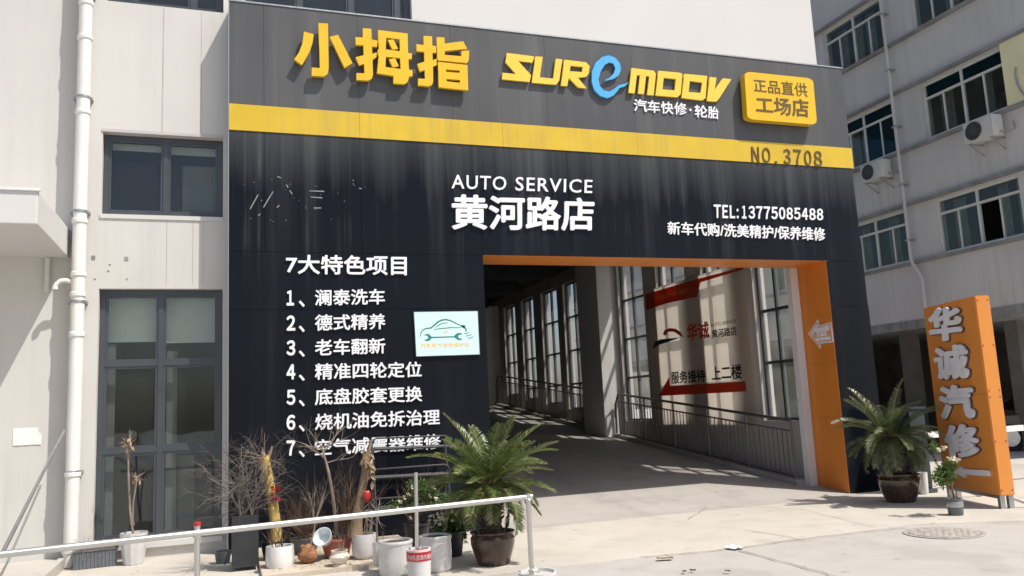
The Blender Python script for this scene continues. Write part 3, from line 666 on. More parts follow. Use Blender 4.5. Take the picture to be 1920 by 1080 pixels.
# ================================================================ banner in the passage
BX = 8.845; fbn = facing_x(BX)
t = thing('hanging_banner', 'large cream banner with red arrow and logo hung on the ramp passage wall', 'banner', (BX, 4, 1))
A = [(-5.86, 1.08), (-2.08, 1.08), (-2.12, 4.02), (-5.80, 4.05)]
mb = MB(); nn = 12; vs = {}; rn = random.Random(2)
for i in range(nn+1):
    for j in range(nn+1):
        s_, t_ = i/nn, j/nn
        a_ = (A[0][0]*(1-s_)+A[1][0]*s_)*(1-t_)+(A[3][0]*(1-s_)+A[2][0]*s_)*t_; b_ = (A[0][1]*(1-s_)+A[1][1]*s_)*(1-t_)+(A[3][1]*(1-s_)+A[2][1]*s_)*t_
        vs[i, j] = mb.bm.verts.new(fbn.w(a_, b_, -.003+.002*math.sin(i*1.3+j*.4)))
for i in range(nn):
    for j in range(nn): mb.bm.faces.new((vs[i, j], vs[i+1, j], vs[i+1, j+1], vs[i, j+1]))
mb.build('banner_cloth', 'banner', t)
shape('red_band', fbn, [k7([(152, 197), (378, 132), (378, 132), (548, 88), (548, 97), (375, 150), (360, 208), (235, 236), (155, 262)])], .001, 'bannerred', t, .002)
shape('red_arrow', fbn, [k7([(205, 610), (248, 532), (252, 570), (556, 550), (560, 592), (400, 600)])], .001, 'bannerred', t, .002)
shape('red_swoosh', fbn, [k7([(222, 360), (230, 343), (250, 335), (275, 338), (295, 352), (306, 374), (285, 362), (268, 350), (245, 350), (232, 366)])], .001, 'inkred', t, .002)
shape('black_swoosh', fbn, [k7([(181, 420), (188, 393), (212, 381), (250, 377), (292, 373), (245, 391), (210, 402)])], .001, 'inkblack', t, .002)
text('banner_text', '华诚', fbn, *k7([(318, 320), (322, 390), (412, 375), (407, 306)]), .001, 'inkred', t, .03, .002)
text('banner_text', 'AUTO SERVICE', fbn, *k7([(415, 317), (416, 331), (519, 313), (518, 299)]), .001, 'brown', t, .005, .002)
text('banner_text', '黄河路店', fbn, *k7([(420, 342), (422, 377), (523, 363), (520, 327)]), .001, 'inkblack', t, .02, .002)
text('banner_text', '服务接待', fbn, *k7([(255, 512), (258, 562), (396, 553), (393, 500)]), .001, 'inkblack', t, .025, .002)
text('banner_text', '上二楼', fbn, *k7([(418, 492), (421, 548), (543, 541), (540, 478)]), .001, 'inkblack', t, .025, .002)
text('banner_text', '一站式汽车服务', fbn, *k7([(190, 208), (192, 226), (328, 190), (326, 172)]), .001, 'orange', t, .01, .004)

# railings in the passage
def rail_run(y0, y1, x, label):
    t = thing('ramp_railing', label, 'railing', (x, y0, rz(y0)), 'brown railings along the ramp')
    H = 1.02
    mb = MB(); mb.tube([(x, y0, rz(y0)+H), (x, y1, rz(y1)+H), (x, y1+.18, rz(y1)+H-.25), (x, y1+.2, rz(y1)+.02)], .026, 10); mb.build('handrail', 'bronze', t)
    mb = MB(); mb.tube([(x, y0, rz(y0)+H-.17), (x, y1, rz(y1)+H-.17)], .016, 8); mb.tube([(x, y0, rz(y0)+.12), (x, y1, rz(y1)+.12)], .016, 8); mb.build('rail', 'bronze', t)
    n = int(round((y1-y0)/1.2)); st = (y1-y0)/n
    for i in range(n+1): y = y0+i*st; mb = MB(); mb.tube([(x, y, rz(y)), (x, y, rz(y)+H)], .02, 8); mb.build('post', 'bronze', t)
    for i in range(n):
        mb = MB(); k = 10
        for j in range(1, k): y = y0+i*st+st*j/k; mb.tube([(x, y, rz(y)+.12), (x, y, rz(y)+H-.17)], .009, 6, False)
        mb.build('baluster_panel', 'bronze', t)
rail_run(.95, 7.15, 8.66, 'brown metal railing in front of the banner by the ramp entrance')
rail_run(9.1, 16.1, 8.66, 'brown metal railing further up the ramp behind the white pier')
mb = MB(); mb.box(8.56, 8.76, .85, 7.5, 0, .1)
mb = MB()
for a_, b_ in ((.84, 7.39), (8.61, 16.39)):
    mb.prism([(8.58, a_, rz(a_)-.05), (8.58, b_, rz(b_)-.05), (8.58, b_, rz(b_)+.09), (8.58, a_, rz(a_)+.09)], (.29, 0, 0))
struct('ramp_kerb', mb, 'ramp')

# ================================================================ grey apartment block on the right
GX = 16.0; fg = facing_x(GX)
YN, YF = 1.2, 26
gb = thing('apartment_block', 'shabby grey rendered block on the right with pale framed windows and open dark ground floor', 'building', (GX, 6, G))
WROWS = [(4.72, 6.04), (7.54, 8.92), (10.34, 11.72), (13.15, 14.4)]
WCOLS = [(2.17, 4.38), (5.29, 7.50), (8.6, 10.8), (11.9, 14.1), (15.2, 17.4)]
mb = MB(); zprev = 3.27
def wallband(z0, z1, cols):
    yp = YN
    for y0, y1 in cols: mb.box(GX, GX+.28, yp, y0, z0, z1); yp = y1
    mb.box(GX, GX+.28, yp, YF, z0, z1)
for z0, z1 in WROWS: wallband(zprev, z0, []); wallband(z0, z1, WCOLS); zprev = z1
wallband(zprev, 15.2, [])
mb.box(GX+.281, GX+10, YN, YN+.25, 3.27, 15.2); mb.build('wall', 'greywall', gb, False)
mb = MB(); mb.box(GX-.03, GX+10, YN-.02, YF, 3.05, 3.268); mb.box(GX-.25, GX+10, YN-.2, YF, 15.2, 15.45); mb.build('floor_slab', 'ledge', gb, False)
for z in (4.66, 6.12, 7.47, 9.0, 10.27, 11.8, 13.08): q = MB(); q.box(GX-.10, GX-.001, YN-.02, YF, z-.04, z+.035); q.build('ledge', 'ledge', gb, False)
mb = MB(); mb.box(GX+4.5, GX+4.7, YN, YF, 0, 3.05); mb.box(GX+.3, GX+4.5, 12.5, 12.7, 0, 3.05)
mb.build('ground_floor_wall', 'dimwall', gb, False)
mb = MB(); mb.box(GX+3.2, GX+3.4, YN, YF, 3.28, 15); mb.box(GX+.3, GX+3.2, 4.8, 4.95, 3.28, 15)
for z in (6.3, 9.2, 12): mb.box(GX+.3, GX+3.2, YN, YF, z, z+.1)
mb.build('room', 'room', gb, False)
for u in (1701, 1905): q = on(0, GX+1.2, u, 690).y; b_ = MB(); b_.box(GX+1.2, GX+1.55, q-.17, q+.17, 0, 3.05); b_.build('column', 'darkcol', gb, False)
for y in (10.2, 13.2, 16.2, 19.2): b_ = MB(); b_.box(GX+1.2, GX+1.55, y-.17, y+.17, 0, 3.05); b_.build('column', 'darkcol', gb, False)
def gwin(y0, y1, z0, z1, top='greyglass', low='greyglass', openp=None, cur=0):
    fr = .055; x = GX+.06; d = .06; zt = z1-(z1-z0)*.27; mb = MB(); ym = [y0+(y1-y0)*k for k in (.25, .5, .75)]
    mb.box(x, x+d, y0, y1, z0, z0+fr); mb.box(x, x+d, y0, y1, z1-fr, z1); mb.box(x, x+d, y0, y0+fr, z0+fr, z1-fr); mb.box(x, x+d, y1-fr, y1, z0+fr, z1-fr)
    mb.box(x-.004, x+d, y0+fr, y1-fr, zt-fr/2, zt+fr/2)
    mb.box(x-.002, x+d, ym[1]-fr*.55, ym[1]+fr*.55, z0+fr, zt-fr/2); mb.box(x-.002, x+d, ym[1]-fr*.55, ym[1]+fr*.55, zt+fr/2, z1-fr)
    for y in (ym[0], ym[2]): mb.box(x+.01, x+d, y-fr*.4, y+fr*.4, z0+fr, zt-fr/2)
    o = mb.build('window', 'aluw', gb, False)
    ed = [y0+fr, ym[0], ym[1], ym[2], y1-fr]
    for i in range(4):
        if openp == i: continue
        q = MB(); q.box(x+.03, x+.036, ed[i]+.02, ed[i+1]-.02, z0+fr, zt-fr/2); q.build('pane', low[i] if isinstance(low, list) else low, o, False)
    for i in (0, 2): q = MB(); q.box(x+.03, x+.036, ed[i]+.002, ed[i+2]-.03, zt+fr/2, z1-fr); q.build('pane', top, o, False)
    rn = random.Random(cur); q = MB()
    for i in range(4):
        if rn.random() < .85:
            a_, b_ = ed[i]+rn.uniform(0, .15), ed[i+1]-rn.uniform(.05, .3); n = 8
            for k in range(n): q.box(x+.35+.02*(k % 2), x+.37+.02*(k % 2), a_+(b_-a_)*k/n, a_+(b_-a_)*(k+1)/n, z0+rn.uniform(.0, .06), z1-.02)
    q.build('curtain', 'curtain', o, False)
for ri, (z0, z1) in enumerate(WROWS):
    for ci, (y0, y1) in enumerate(WCOLS):
        low = 'greyglass'; top = 'greyglass'
        if ri == 1 and ci == 1: low = ['blueglass', 'blueglass', 'greyglass', 'greyglass']; top = 'blueglass'
        if ri == 1 and ci == 0: top = 'blueglass'
        gwin(y0, y1, z0, z1, top, low, 1 if (ri == 0 and ci == 0) else None, ri*7+ci)
t = tag(MB().build('x', 'pvc') if 0 else None, None) if 0 else None
t = thing('drain_pipe', 'thin grey downpipe running down the grey block between its window columns', 'pipe', (GX-.1, 5.15, 4))
mb = MB(); mb.tube([(GX-.16, 5.14, 15.1), (GX-.16, 5.14, 4.75), (GX-.16, 5.1, 4.62), (GX-.16, 4.9, 4.25), (GX-.16, 4.88, 4.1), (GX-.16, 4.88, .1)], .04, 10); mb.build('pipe', 'greywall', t)
for z in (5.2, 6.6, 8.1, 9.6, 11.1): q = MB(); q.box(GX-.22, GX-.002, 5.07, 5.21, z, z+.03); q.build('bracket', 'galv', t, False)
q = tag(MB(), None) if 0 else None
mb = MB(); mb.box(GX-.06, GX-.012, 1.205, 2.13, 7.53, 8.96); tag(mb.build('wall_board', 'cream_wall', loc=(GX, 1.7, 7.5), smooth=False), 'pale yellow board closing the wall at the upper right edge of the grey block', 'board')
def ac_unit(label, y0, y1, z0, z1, dep=.32):
    x1 = GX-.12; x0 = x1-dep; t = thing('air_conditioner', label, 'air conditioner', (GX-.2, (y0+y1)/2, z0), 'air conditioners on the grey block')
    mb = MB(); mb.box(x0, x1, y0, y1, z0, z1, .02); mb.build('casing', 'acwhite', t)
    cy, cz, r = y0+(y1-y0)*.64, (z0+z1)/2, (z1-z0)*.42; mb = MB(); n = 32
    mb.prism([(x0-.002, cy+math.cos(k*2*math.pi/n)*r, cz+math.sin(k*2*math.pi/n)*r) for k in range(n)], (-.012, 0, 0)); mb.build('fan_opening', 'darkpot', t, False)
    mb = MB()
    for rr in (.3, .55, .8, 1.0): mb.tube([(x0-.02, cy+math.cos(k*2*math.pi/n)*r*rr, cz+math.sin(k*2*math.pi/n)*r*rr) for k in range(n+1)], .004, 5, False)
    for k in range(8): mb.tube([(x0-.02, cy, cz), (x0-.02, cy+math.cos(k*math.pi/4)*r, cz+math.sin(k*math.pi/4)*r)], .004, 5, False)
    mb.lathe([(.0, 0), (.0, 0)], x0, cy, cz, 3) if 0 else None
    mb.build('fan_grille', 'greypot', t)
    for y in (y0+.1, y1-.1):
        mb = MB(); mb.tube([(GX-.01, y, z0-.02), (x0+.02, y, z0-.02), (GX-.01, y, z0-.26)], .014, 6); mb.build('bracket', 'ledge', t)
    mb = MB(); mb.tube([(x0+.2, y0-.01, z0+.1), (x0+.22, y0-.1, z0+.02), (GX-.05, y0-.22, z0+.1), (GX-.02, y0-.16, z0+.28)], .014, 7); mb.build('hose', 'ledge', t)
ac_unit('white air conditioner under the upper right window of the grey block, facing the street', 2.24, 2.98, 6.92, 7.40)
ac_unit('white air conditioner beside the downpipe under the blue window of the grey block', 5.45, 6.18, 6.92, 7.38)

# ================================================================ orange totem
pl = Plane((9.47, -1.215, 0), (-.327, -.945, 0), (-.945, .327, 0)); TW, TZ0, TZ1, TD = 1.34, .235, 2.74, .19
t = thing('totem_sign', 'tall free standing orange sign box with white characters and arrow on steel legs', 'sign', (9.25, -1.9, G))
mb = MB(); mb.obox(pl, 0, TW, TZ0, TZ1, -TD, 0); bmesh.ops.bevel(mb.bm, geom=list(mb.bm.edges), offset=.012, segments=2, affect='EDGES'); mb.build('sign_box', 'orange2', t)
mb = MB(); mb.obox(pl, .0, TW, 1.488, 1.491, .0005, .0012); mb.build('seam', 'outline', t, False)
for z_ in (.3, .9, 1.45, 1.53, 2.1, 2.68):
    for c_ in (-.03, -TD+.03): mb = MB(); mb.obox(pl, TW+.0004, TW+.003, z_-.008, z_+.008, c_-.008, c_+.008); mb.build('rivet', 'outline', t, False)
for a_ in (.06, TW-.06):
    for c_ in (-.04, -TD+.04): q = MB(); q.obox(pl, a_-.03, a_+.03, G, TZ0-.001, c_-.03, c_+.03); q.build('leg', 'galv', t, False)
    q = MB(); q.tube([pl.w(a_, .2, -TD+.02), pl.w(a_, G+.01, -TD-.28)], .022, 6); q.build('brace', 'galv', t)
q = MB(); q.obox(pl, .1, TW-.1, TZ0-.05, TZ0-.002, -.09, -.05); q.build('cross_bar', 'galv', t, False)
z3 = lambda pts: zz(1540, 540, 2.347, pts)
M['greywhite'] = mat('aged_white_letter', (.86, .85, .90), .45, .06, 3)
for ch, q in (('华', [(482, 92), (490, 240), (630, 226), (622, 74)]), ('诚', [(504, 262), (516, 405), (662, 398), (650, 242)]), ('汽', [(527, 432), (538, 580), (688, 572), (674, 418)]), ('修', [(548, 604), (562, 742), (712, 752), (694, 594)])):
    text('letter_outline', ch, pl, *z3([(x+(-3 if i < 2 else 5), y+(-2 if i in (0, 3) else 5)) for i, (x, y) in enumerate(q)]), .02, 'outline', t, .05, .001)
    text('letter', ch, pl, *z3(q), .03, 'greywhite', t, .038, .02)
shape('arrow', pl, [z3([(578, 806), (628, 788), (632, 797), (745, 803), (747, 828), (640, 820), (642, 834)])], .03, 'greywhite', t, .003)

# ================================================================ barrier gate
c = gp(1722, 924); t = thing('barrier_gate', 'dark parking barrier cabinet with white and red arm behind the right cycad', 'barrier', (c.x, c.y, G))
mb = MB(); mb.box(c.x-.15, c.x+.15, c.y-.14, c.y+.14, G+.06, G+1.22, .02); mb.build('cabinet', 'cabinet', t)
mb = MB(); mb.box(c.x-.19, c.x+.19, c.y-.18, c.y+.18, G, G+.06); mb.build('base', 'darkwall', t, False)
mb = MB(); mb.box(c.x-.17, c.x+.17, c.y-.16, c.y+.16, G+1.221, G+1.26, .01); mb.build('lid', 'cabinet', t)
az = facing_y(c.y).px(1742, 814)[1]; e_ = on(2, az, 1905, 803); a0 = Vector((c.x+.1, c.y-.19, az)); dv = (e_-a0); L = dv.length; dv.normalize(); e2 = a0+dv*(L+2.2)
wv = Vector((0, 0, .045)); nseg = 10; tot = (e2-a0)
nv = Vector((-dv.y, dv.x, 0))*.025; mb = MB(); mb.prism([a0-wv*.97-nv*.97, a0-wv*.97+nv*.97, a0+wv*.97+nv*.97, a0+wv*.97-nv*.97], tot); arm = mb.build('arm', 'rampwhite', t, False)
for i in range(1, nseg, 2):
    p0 = a0+tot*(i/nseg); p1 = a0+tot*((i+1)/nseg); mr = MB(); mr.prism([p0-wv-nv, p0-wv+nv, p0+wv+nv, p0+wv-nv], p1-p0); mr.build('red_stripe', 'red', arm, False)

# ================================================================ parked cars in the shade
def car(label, cx, cy, ang, col):
    t = thing('parked_car', label, 'car', (cx, cy, G), 'cars parked under the grey block')
    ca, sa = math.cos(ang), math.sin(ang)
    def W(x, y, z): return (cx+x*ca-y*sa, cy+x*sa+y*ca, G+z)
    secs = [(-2.2, .35, .72, .62), (-2.1, .28, .86, .78), (-1.3, .22, .93, .86), (-.9, .2, .95, .88), (.8, .2, .95, .88), (1.5, .22, .92, .86), (2.05, .28, .80, .78), (2.2, .38, .66, .62)]
    mb = MB(); rings = []
    for x, z0, z1, hw in secs:
        rings.append([mb.bm.verts.new(W(x, y, z)) for y, z in ((-hw*.92, z0), (-hw, z0+.15), (-hw, z1-.12), (-hw*.86, z1), (hw*.86, z1), (hw, z1-.12), (hw, z0+.15), (hw*.92, z0))])
    for a_, b_ in zip(rings, rings[1:]):
        for k in range(8): mb.bm.faces.new((a_[k], a_[(k+1) % 8], b_[(k+1) % 8], b_[k]))
    mb.bm.faces.new(rings[0][::-1]); mb.bm.faces.new(rings[-1]); body = mb.build('body', col, t)
    cab = [(-1.75, .92, .74), (-1.05, 1.40, .58), (.25, 1.44, .58), (1.05, .93, .74)]
    mb = MB(); top = [[mb.bm.verts.new(W(x, s*hw, z)) for s in (-1, 1)] for x, z, hw in cab]
    for a_, b_ in zip(top, top[1:]): mb.bm.faces.new((a_[0], a_[1], b_[1], b_[0]))
    for s in (0, 1): mb.bm.faces.new([q[s] for q in top])
    mb.build('cabin_glass', 'carglass', t, False)
    mb = MB(); mb.prism([W(-1.08, -.57, 1.41), W(-1.08, .57, 1.41), W(.28, .57, 1.45), W(.28, -.57, 1.45)], (0, 0, .03))
    for s in (-1, 1):
        for a_, b_ in zip(cab, cab[1:]): mb.tube([W(a_[0], s*a_[2], a_[1]), W(b_[0], s*b_[2], b_[1])], .035, 6)
        mb.tube([W(-.4, s*.585, 1.41), W(-.35, s*.75, .93)], .035, 6)
    mb.build('roof', col, t)
    for x in (-1.38, 1.35):
        for s in (-1, 1):
            mb = MB(); n = 20; c0 = Vector(W(x, s*.70, .31)); c1 = Vector(W(x, s*.885, .31)); ax = c1-c0; ux = Vector((ca, sa, 0)); uz = Vector((0, 0, 1))
            mb.prism([c0+(ux*math.cos(k*2*math.pi/n)+uz*math.sin(k*2*math.pi/n))*.31 for k in range(n)], ax); wh = mb.build('wheel', 'rubber', t)
            mb = MB(); mb.prism([c1+(ux*math.cos(k*2*math.pi/n)+uz*math.sin(k*2*math.pi/n))*.2 for k in range(n)], ax*.03); mb.build('rim', 'chrome', wh, False)
    for s in (-1, 1):
        mb = MB(); mb.prism([W(2.13, s*.38, .56), W(2.12, s*.72, .56), W(2.06, s*.74, .68), W(2.1, s*.4, .68)], Vector(W(.04, 0, 0))-Vector(W(0, 0, 0))); mb.build('headlight', 'chrome', t, False)
        mb = MB(); mb.prism([W(-2.12, s*.4, .62), W(-2.11, s*.74, .62), W(-2.06, s*.76, .78), W(-2.08, s*.42, .78)], Vector(W(-.05, 0, 0))-Vector(W(0, 0, 0))); mb.build('tail_light', 'redlamp', t, False)
    return t
M['carbrown'] = mat('dark_brown_car_paint', (.05, .035, .033), .25, .1, 3, coat=.5)
car('dark car parked in the shade of the grey block behind the right cycad', 15.6, 8.4, R(200), 'carpaint')
car('dark brown car parked under the grey block beyond the barrier arm', 18.6, 4.1, R(150), 'carbrown')

# ================================================================ pots and plants
def zat(y, u, v): return facing_y(y).px(u, v)[1]
def scale_at(p): return F/((p-CAM).dot(_f))
def place(u, v, zg, rb):
    c0 = on(2, zg, u, v); d = Vector((c0.x-CAM.x, c0.y-CAM.y, 0)).normalized(); return c0+d*rb, scale_at(c0)
def pot_parts(t, c, rr, rb, h, m, kind='plain', n=36, soil=.88, wall=.018, seed=0):
    mb = MB(); x, y, z = c
    if kind == 'plain': pr = [(rb*.9, 0), (rb, .012), (rb*.35+rr*.65, h*.55), (rr*.99, h*.97), (rr, h), (rr-wall, h), (rr-wall*1.3, h*.9), (max(rb-wall, .02), .04)]
    elif kind == 'round': pr = [(rb*.78, 0), (rb*.96, .02), (rb*1.03, h*.16), (rr*1.05, h*.5), (rr, h*.93), (rr*.985, h), (rr-wall*1.3, h), (rr-wall*1.5, h*.9), (rb*.85, .05)]
    elif kind == 'cyl': pr = [(rb*.86, 0), (rb*.96, .015), (rb, h*.1), (rr*1.0, h*.5), (rr*.97, h*.86), (rr*.985, h*.89), (rr*1.02, h*.92), (rr*1.02, h*.985), (rr, h), (rr-wall*1.3, h), (rr-wall*1.6, h*.88), (rb*.85, .05)]
    elif kind == 'lip': pr = [(rb*.88, 0), (rb, .015), (rr*.95, h*.86), (rr*.96, h*.9), (rr*1.03, h*.91), (rr*1.03, h), (rr-wall, h), (rr-wall*1.4, h*.85), (rb-wall, .05)]
    elif kind == 'jar': pr = [(rb*.9, 0), (rb, .012), (rr*.86, h*.3), (rr*1.0, h*.62), (rr*1.02, h*.8), (rr*.93, h*.9), (rr*1.03, h*.955), (rr*1.03, h), (rr*.88, h), (rr*.84, h*.85), (rb*.8, .06)]
    elif kind == 'cup': pr = [(rb, 0), (rb, .02), (rb*.8, h*.12), (rr*1.1, h*.5), (rr*1.12, h*.6), (rr*.86, h*.85), (rr*.95, h), (rr*.8, h), (rr*.75, h*.8), (rb*.6, .05)]
    mb.lathe(pr, x, y, z, n, seed=seed); o = mb.build('pot', m, t, n > 14)
    rs = rr*.86 if kind in ('jar',) else rr-wall*1.2 if kind != 'cup' else rr*.77
    s = MB(); rn = random.Random(seed); s.lathe([(rs, h*soil-.03), (rs*.98, h*soil), (rs*.5, h*soil+.012), (.01, h*soil+.016)], x, y, z, 24); 
    for v in s.bm.verts: v.co.z += rn.uniform(-.004, .006)
    s.build('soil', 'soil', t)
def twig(mb, p, d, L, r, depth, rn, spread=.7, up=.1, kids=3, seg=4, n=5):
    pts = [Vector(p)]; q = Vector(d).normalized(); rad = [r]
    for i in range(seg):
        q = (q+Vector((rn.uniform(-1, 1), rn.uniform(-1, 1), rn.uniform(-1, 1)))*.22+Vector((0, 0, up))).normalized()
        pts.append(pts[-1]+q*L/seg); rad.append(r*(1-.6*(i+1)/seg))
    mb.tube(pts, rad, n, False)
    if depth:
        for k in range(kids):
            i = rn.randint(1, seg); dd = (q+Vector((rn.uniform(-1, 1), rn.uniform(-1, 1), rn.uniform(-.7, 1)))*spread).normalized()
            twig(mb, pts[i], dd, L*rn.uniform(.45, .75), rad[i]*.65, depth-1, rn, spread, up, kids, max(2, seg-1), max(3, n-1))
def leaf(mb, p, d, n_, L, W_):
    d = d.normalized(); s = d.cross(n_)
    if s.length < 1e-4: s = d.orthogonal()
    s.normalize(); n2 = s.cross(d)
    a = [p, p+d*L*.45+s*W_/2+n2*L*.06, p+d*L, p+d*L*.45-s*W_/2+n2*L*.06]
    vs = [mb.bm.verts.new(x) for x in a]; mb._set([mb.bm.faces.new((vs[0], vs[1], vs[2])), mb.bm.faces.new((vs[0], vs[2], vs[3]))])
def rdir(rn):
    while 1:
        v = Vector((rn.uniform(-1, 1), rn.uniform(-1, 1), rn.uniform(-1, 1)))
        if .05 < v.length < 1: return v.normalized()
def bush(mb, c, rad, n, L, rn, clumps=9):
    cs = [(Vector(c)+Vector((rdir(rn).x*rad[0], rdir(rn).y*rad[1], rdir(rn).z*rad[2]))*rn.uniform(.3, .9), rn.uniform(.22, .42)) for _ in range(clumps)]
    for i in range(n):
        cc, k = cs[i % clumps]; o = rdir(rn); p = cc+Vector((o.x*rad[0], o.y*rad[1], o.z*rad[2]))*k*rn.uniform(.5, 1.1)
        leaf(mb, p, (o+Vector((0, 0, .2))+rdir(rn)*.7), rdir(rn)*.6+Vector((0, 0, 1)), L*rn.uniform(.6, 1.15), L*rn.uniform(.4, .62))
def cycad(t, base, th, tr, L, n, seed, m, el0=80, el1=-35, lean=(0, 0), leaflet=.13, droop=1.0, azb=None):
    rn = random.Random(seed); top = Vector(base)+Vector((lean[0], lean[1], th)); b = Vector(base)
    mb = MB(); k = 9; prof = []
    for i in range(k*2): prof.append((tr*(1.0-.12*i/(k*2)+(.08 if i % 2 else -.04)), th*i/(k*2-1)))
    mb.lathe(prof, b.x, b.y, b.z, 18, wob=.05, seed=seed)
    for v in mb.bm.verts: f_ = (v.co.z-b.z)/max(th, .01); v.co.x += lean[0]*f_; v.co.y += lean[1]*f_
    for i in range(70):
        a = rn.uniform(0, 6.28); z = rn.uniform(.15, 1)*th; p = b+Vector((math.cos(a)*tr*.95+lean[0]*z/th, math.sin(a)*tr*.95+lean[1]*z/th, z)); o = Vector((math.cos(a), math.sin(a), .8)); mb.tube([p, p+o*.045], [.014, .004], 4)
    mb.build('trunk', 'cyctrunk', t)
    ra = MB(); lf = MB(); ga = 2.39996
    for i in range(n):
        f_ = i/(n-1); az = i*ga+rn.uniform(-.4, .4); el = R(el0+(el1-el0)*f_**.8+rn.uniform(-14, 12)); Lf = L*(.72+.28*math.sin(math.pi*min(1, f_*1.1+.25)))*rn.uniform(.74, 1.1)
        sway = rn.uniform(-.5, .5); seg = 14; p = top+Vector((math.cos(az), math.sin(az), 0))*tr*.35+Vector((0, 0, -.02)); pts = [p]; e = el; dirs = []
        bend = R(rn.uniform(38, 92))*droop*(.55+.6*f_)
        for j in range(seg):
            e2 = e-bend*(j/seg)**1.3; a2 = az+sway*(j/seg)**2; d = Vector((math.cos(a2)*math.cos(e2), math.sin(a2)*math.cos(e2), math.sin(e2))); dirs.append(d); pts.append(pts[-1]+d*Lf/seg)
        dirs.append(dirs[-1])
        ra.tube(pts, [.007*(1-.75*j/seg) for j in range(seg+1)], 5, False)
        side0 = Vector((-math.sin(az), math.cos(az), 0)); N = 58; tw = rn.uniform(-.35, .35)
        for j in range(N):
            s = .12+.88*j/(N-1); x = s*seg; q = min(seg-1, int(x)); fr = x-q; pp = pts[q].lerp(pts[q+1], fr); d = dirs[q]
            up = side0.cross(d); up = -up if up.z < 0 else up; sd = (side0*math.cos(tw)+up*math.sin(tw)).normalized(); up2 = sd.cross(d); up2 = -up2 if up2.dot(up) < 0 else up2
            ll = leaflet*(math.sin(math.pi*(.12+.83*s))**.55)*rn.uniform(.9, 1.08)
            for sg in (-1, 1):
                if rn.random() < .07: continue
                lf.mi = 1 if (rn.random() < .02+.10*(f_ > .75)+(.25 if s > .9 and rn.random() < .3 else 0)) else 0
                dd = (sd*sg*.82+d*(.5+.35*s)+up2*.32+rdir(rn)*.10).normalized(); wv = d*rn.uniform(.0052, .0072)
                a = pp; tip = pp+dd*ll-Vector((0, 0, ll*.12)); mid = pp+dd*ll*.55+up2*.003
                vs = [lf.bm.verts.new(z_) for z_ in (a-wv*.7, mid-wv, tip, mid+wv, a+wv*.7)]; lf._set([lf.bm.faces.new(vs)])
    ra.build('frond_stalks', 'rachis', t); lf.build('fronds', [m, 'deadleaf'], t, False)
    return top
def potted(name, label, cat, u, v, wr, wb, vr, m, zg=G, kind='plain', group=None, n=36, soil=.88, seed=0):
    c0 = on(2, zg, u, v); s = scale_at(c0); rb = wb/2/s; c, _ = place(u, v, zg, rb); rr = wr/2/s; h = (v-vr)/s*1.02
    t = thing(name, label, cat, c, group); pot_parts(t, c, rr, rb, h, m, kind, n, soil, seed=seed)
    return t, c, rr, h, s
PZ = .125
# left cycad in the brown glazed pot
t, c, rr, h, s = potted('potted_cycad', 'big green cycad in a brown glazed pot by the end of the steel rail', 'potted plant', 926, 1064, 84, 62, 1003, 'brownglaze', kind='jar', seed=3)
zc = zat(c.y, 920, 905); cycad(t, (c.x, c.y, c.z+h*.8), zc-c.z-h*.8, .10, .82, 54, 11, 'cycad', 84, -26, (-.02, 0), .14)
# right cycad
t, c, rr, h, s = potted('potted_cycad', 'dusty cycad in a wide dark pot beside the orange jamb and the totem', 'potted plant', 1690, 944, 74, 52, 892, 'brownglaze', kind='jar', seed=6)
tp = facing_y(c.y).px(1663, 818); cycad(t, (c.x, c.y, c.z+h*.8), tp[1]-c.z-h*.8, .14, .82, 54, 23, 'cycad2', 82, -38, (tp[0]-c.x, -.05), .13, 1.15)
# white fluted pot with dead stalk
t, c, rr, h, s = potted('potted_plant', 'white fluted pot with a tall dead stalk in front of the tall window', 'potted plant', 250, 1061, 50, 36, 1003, 'glaze', n=11)
fy = facing_y(c.y); W_ = lambda u, v: Vector((fy.px(u, v)[0], c.y, fy.px(u, v)[1])); mb = MB(); rn = random.Random(5)
mb.tube([W_(250, 1005), W_(244, 960), W_(241, 900), W_(240, 845), W_(243, 818)], [.014, .013, .012, .01, .006], 7)
mb.tube([W_(248, 990), W_(250, 940), W_(256, 905), W_(254, 885)], [.01, .009, .008, .005], 6); mb.tube([W_(245, 960), W_(252, 985)], .006, 5)
for p in (W_(242, 835), W_(243, 822), W_(238, 845), W_(256, 895), W_(254, 900)):
    for k in range(5): twig(mb, p, rdir(rn)+Vector((0, 0, .5)), .1, .004, 1, rn, .8, 0, 2, 3, 4)
mb.build('stalk', 'twig', t)
mb = MB()
for p in (W_(243, 830), W_(240, 840), W_(256, 895)):
    for k in range(14): leaf(mb, p+rdir(rn)*.05, rdir(rn)+Vector((0, 0, -.5)), rdir(rn), .07, .03)
mb.build('dead_leaves', 'deadleaf', t, False)
# grey trough
c = gp(180, 1066); t = thing('planter_trough', 'dark grey ribbed planting trough with dry grass beside the downpipe', 'planter', (c.x, c.y+.08, G))
pt = Plane((c.x-.22, c.y-.02, 0), (1, .12, 0), (.12, -1, 0)); hh = .19; mb = MB()
mb.obox(pt, 0, .43, G, G+hh, -.012, 0); mb.obox(pt, 0, .43, G, G+hh, -.23, -.218); mb.obox(pt, 0, .012, G, G+hh, -.2175, -.0125); mb.obox(pt, .418, .43, G, G+hh, -.2175, -.0125); mb.obox(pt, .013, .417, G+.003, G+.02, -.217, -.013)
for k in range(11): mb.obox(pt, .02+k*.037, .036+k*.037, G+.01, G+hh-.015, .0005, .008)
mb.obox(pt, -.012, .442, G+hh, G+hh+.012, -.242, .012); mb.build('trough', 'greypot', t, False)
mb = MB(); mb.obox(pt, .014, .416, G+.1, G+hh+.016, -.216, -.014); mb.build('soil', 'soil', t, False)
mb = MB(); rn = random.Random(9)
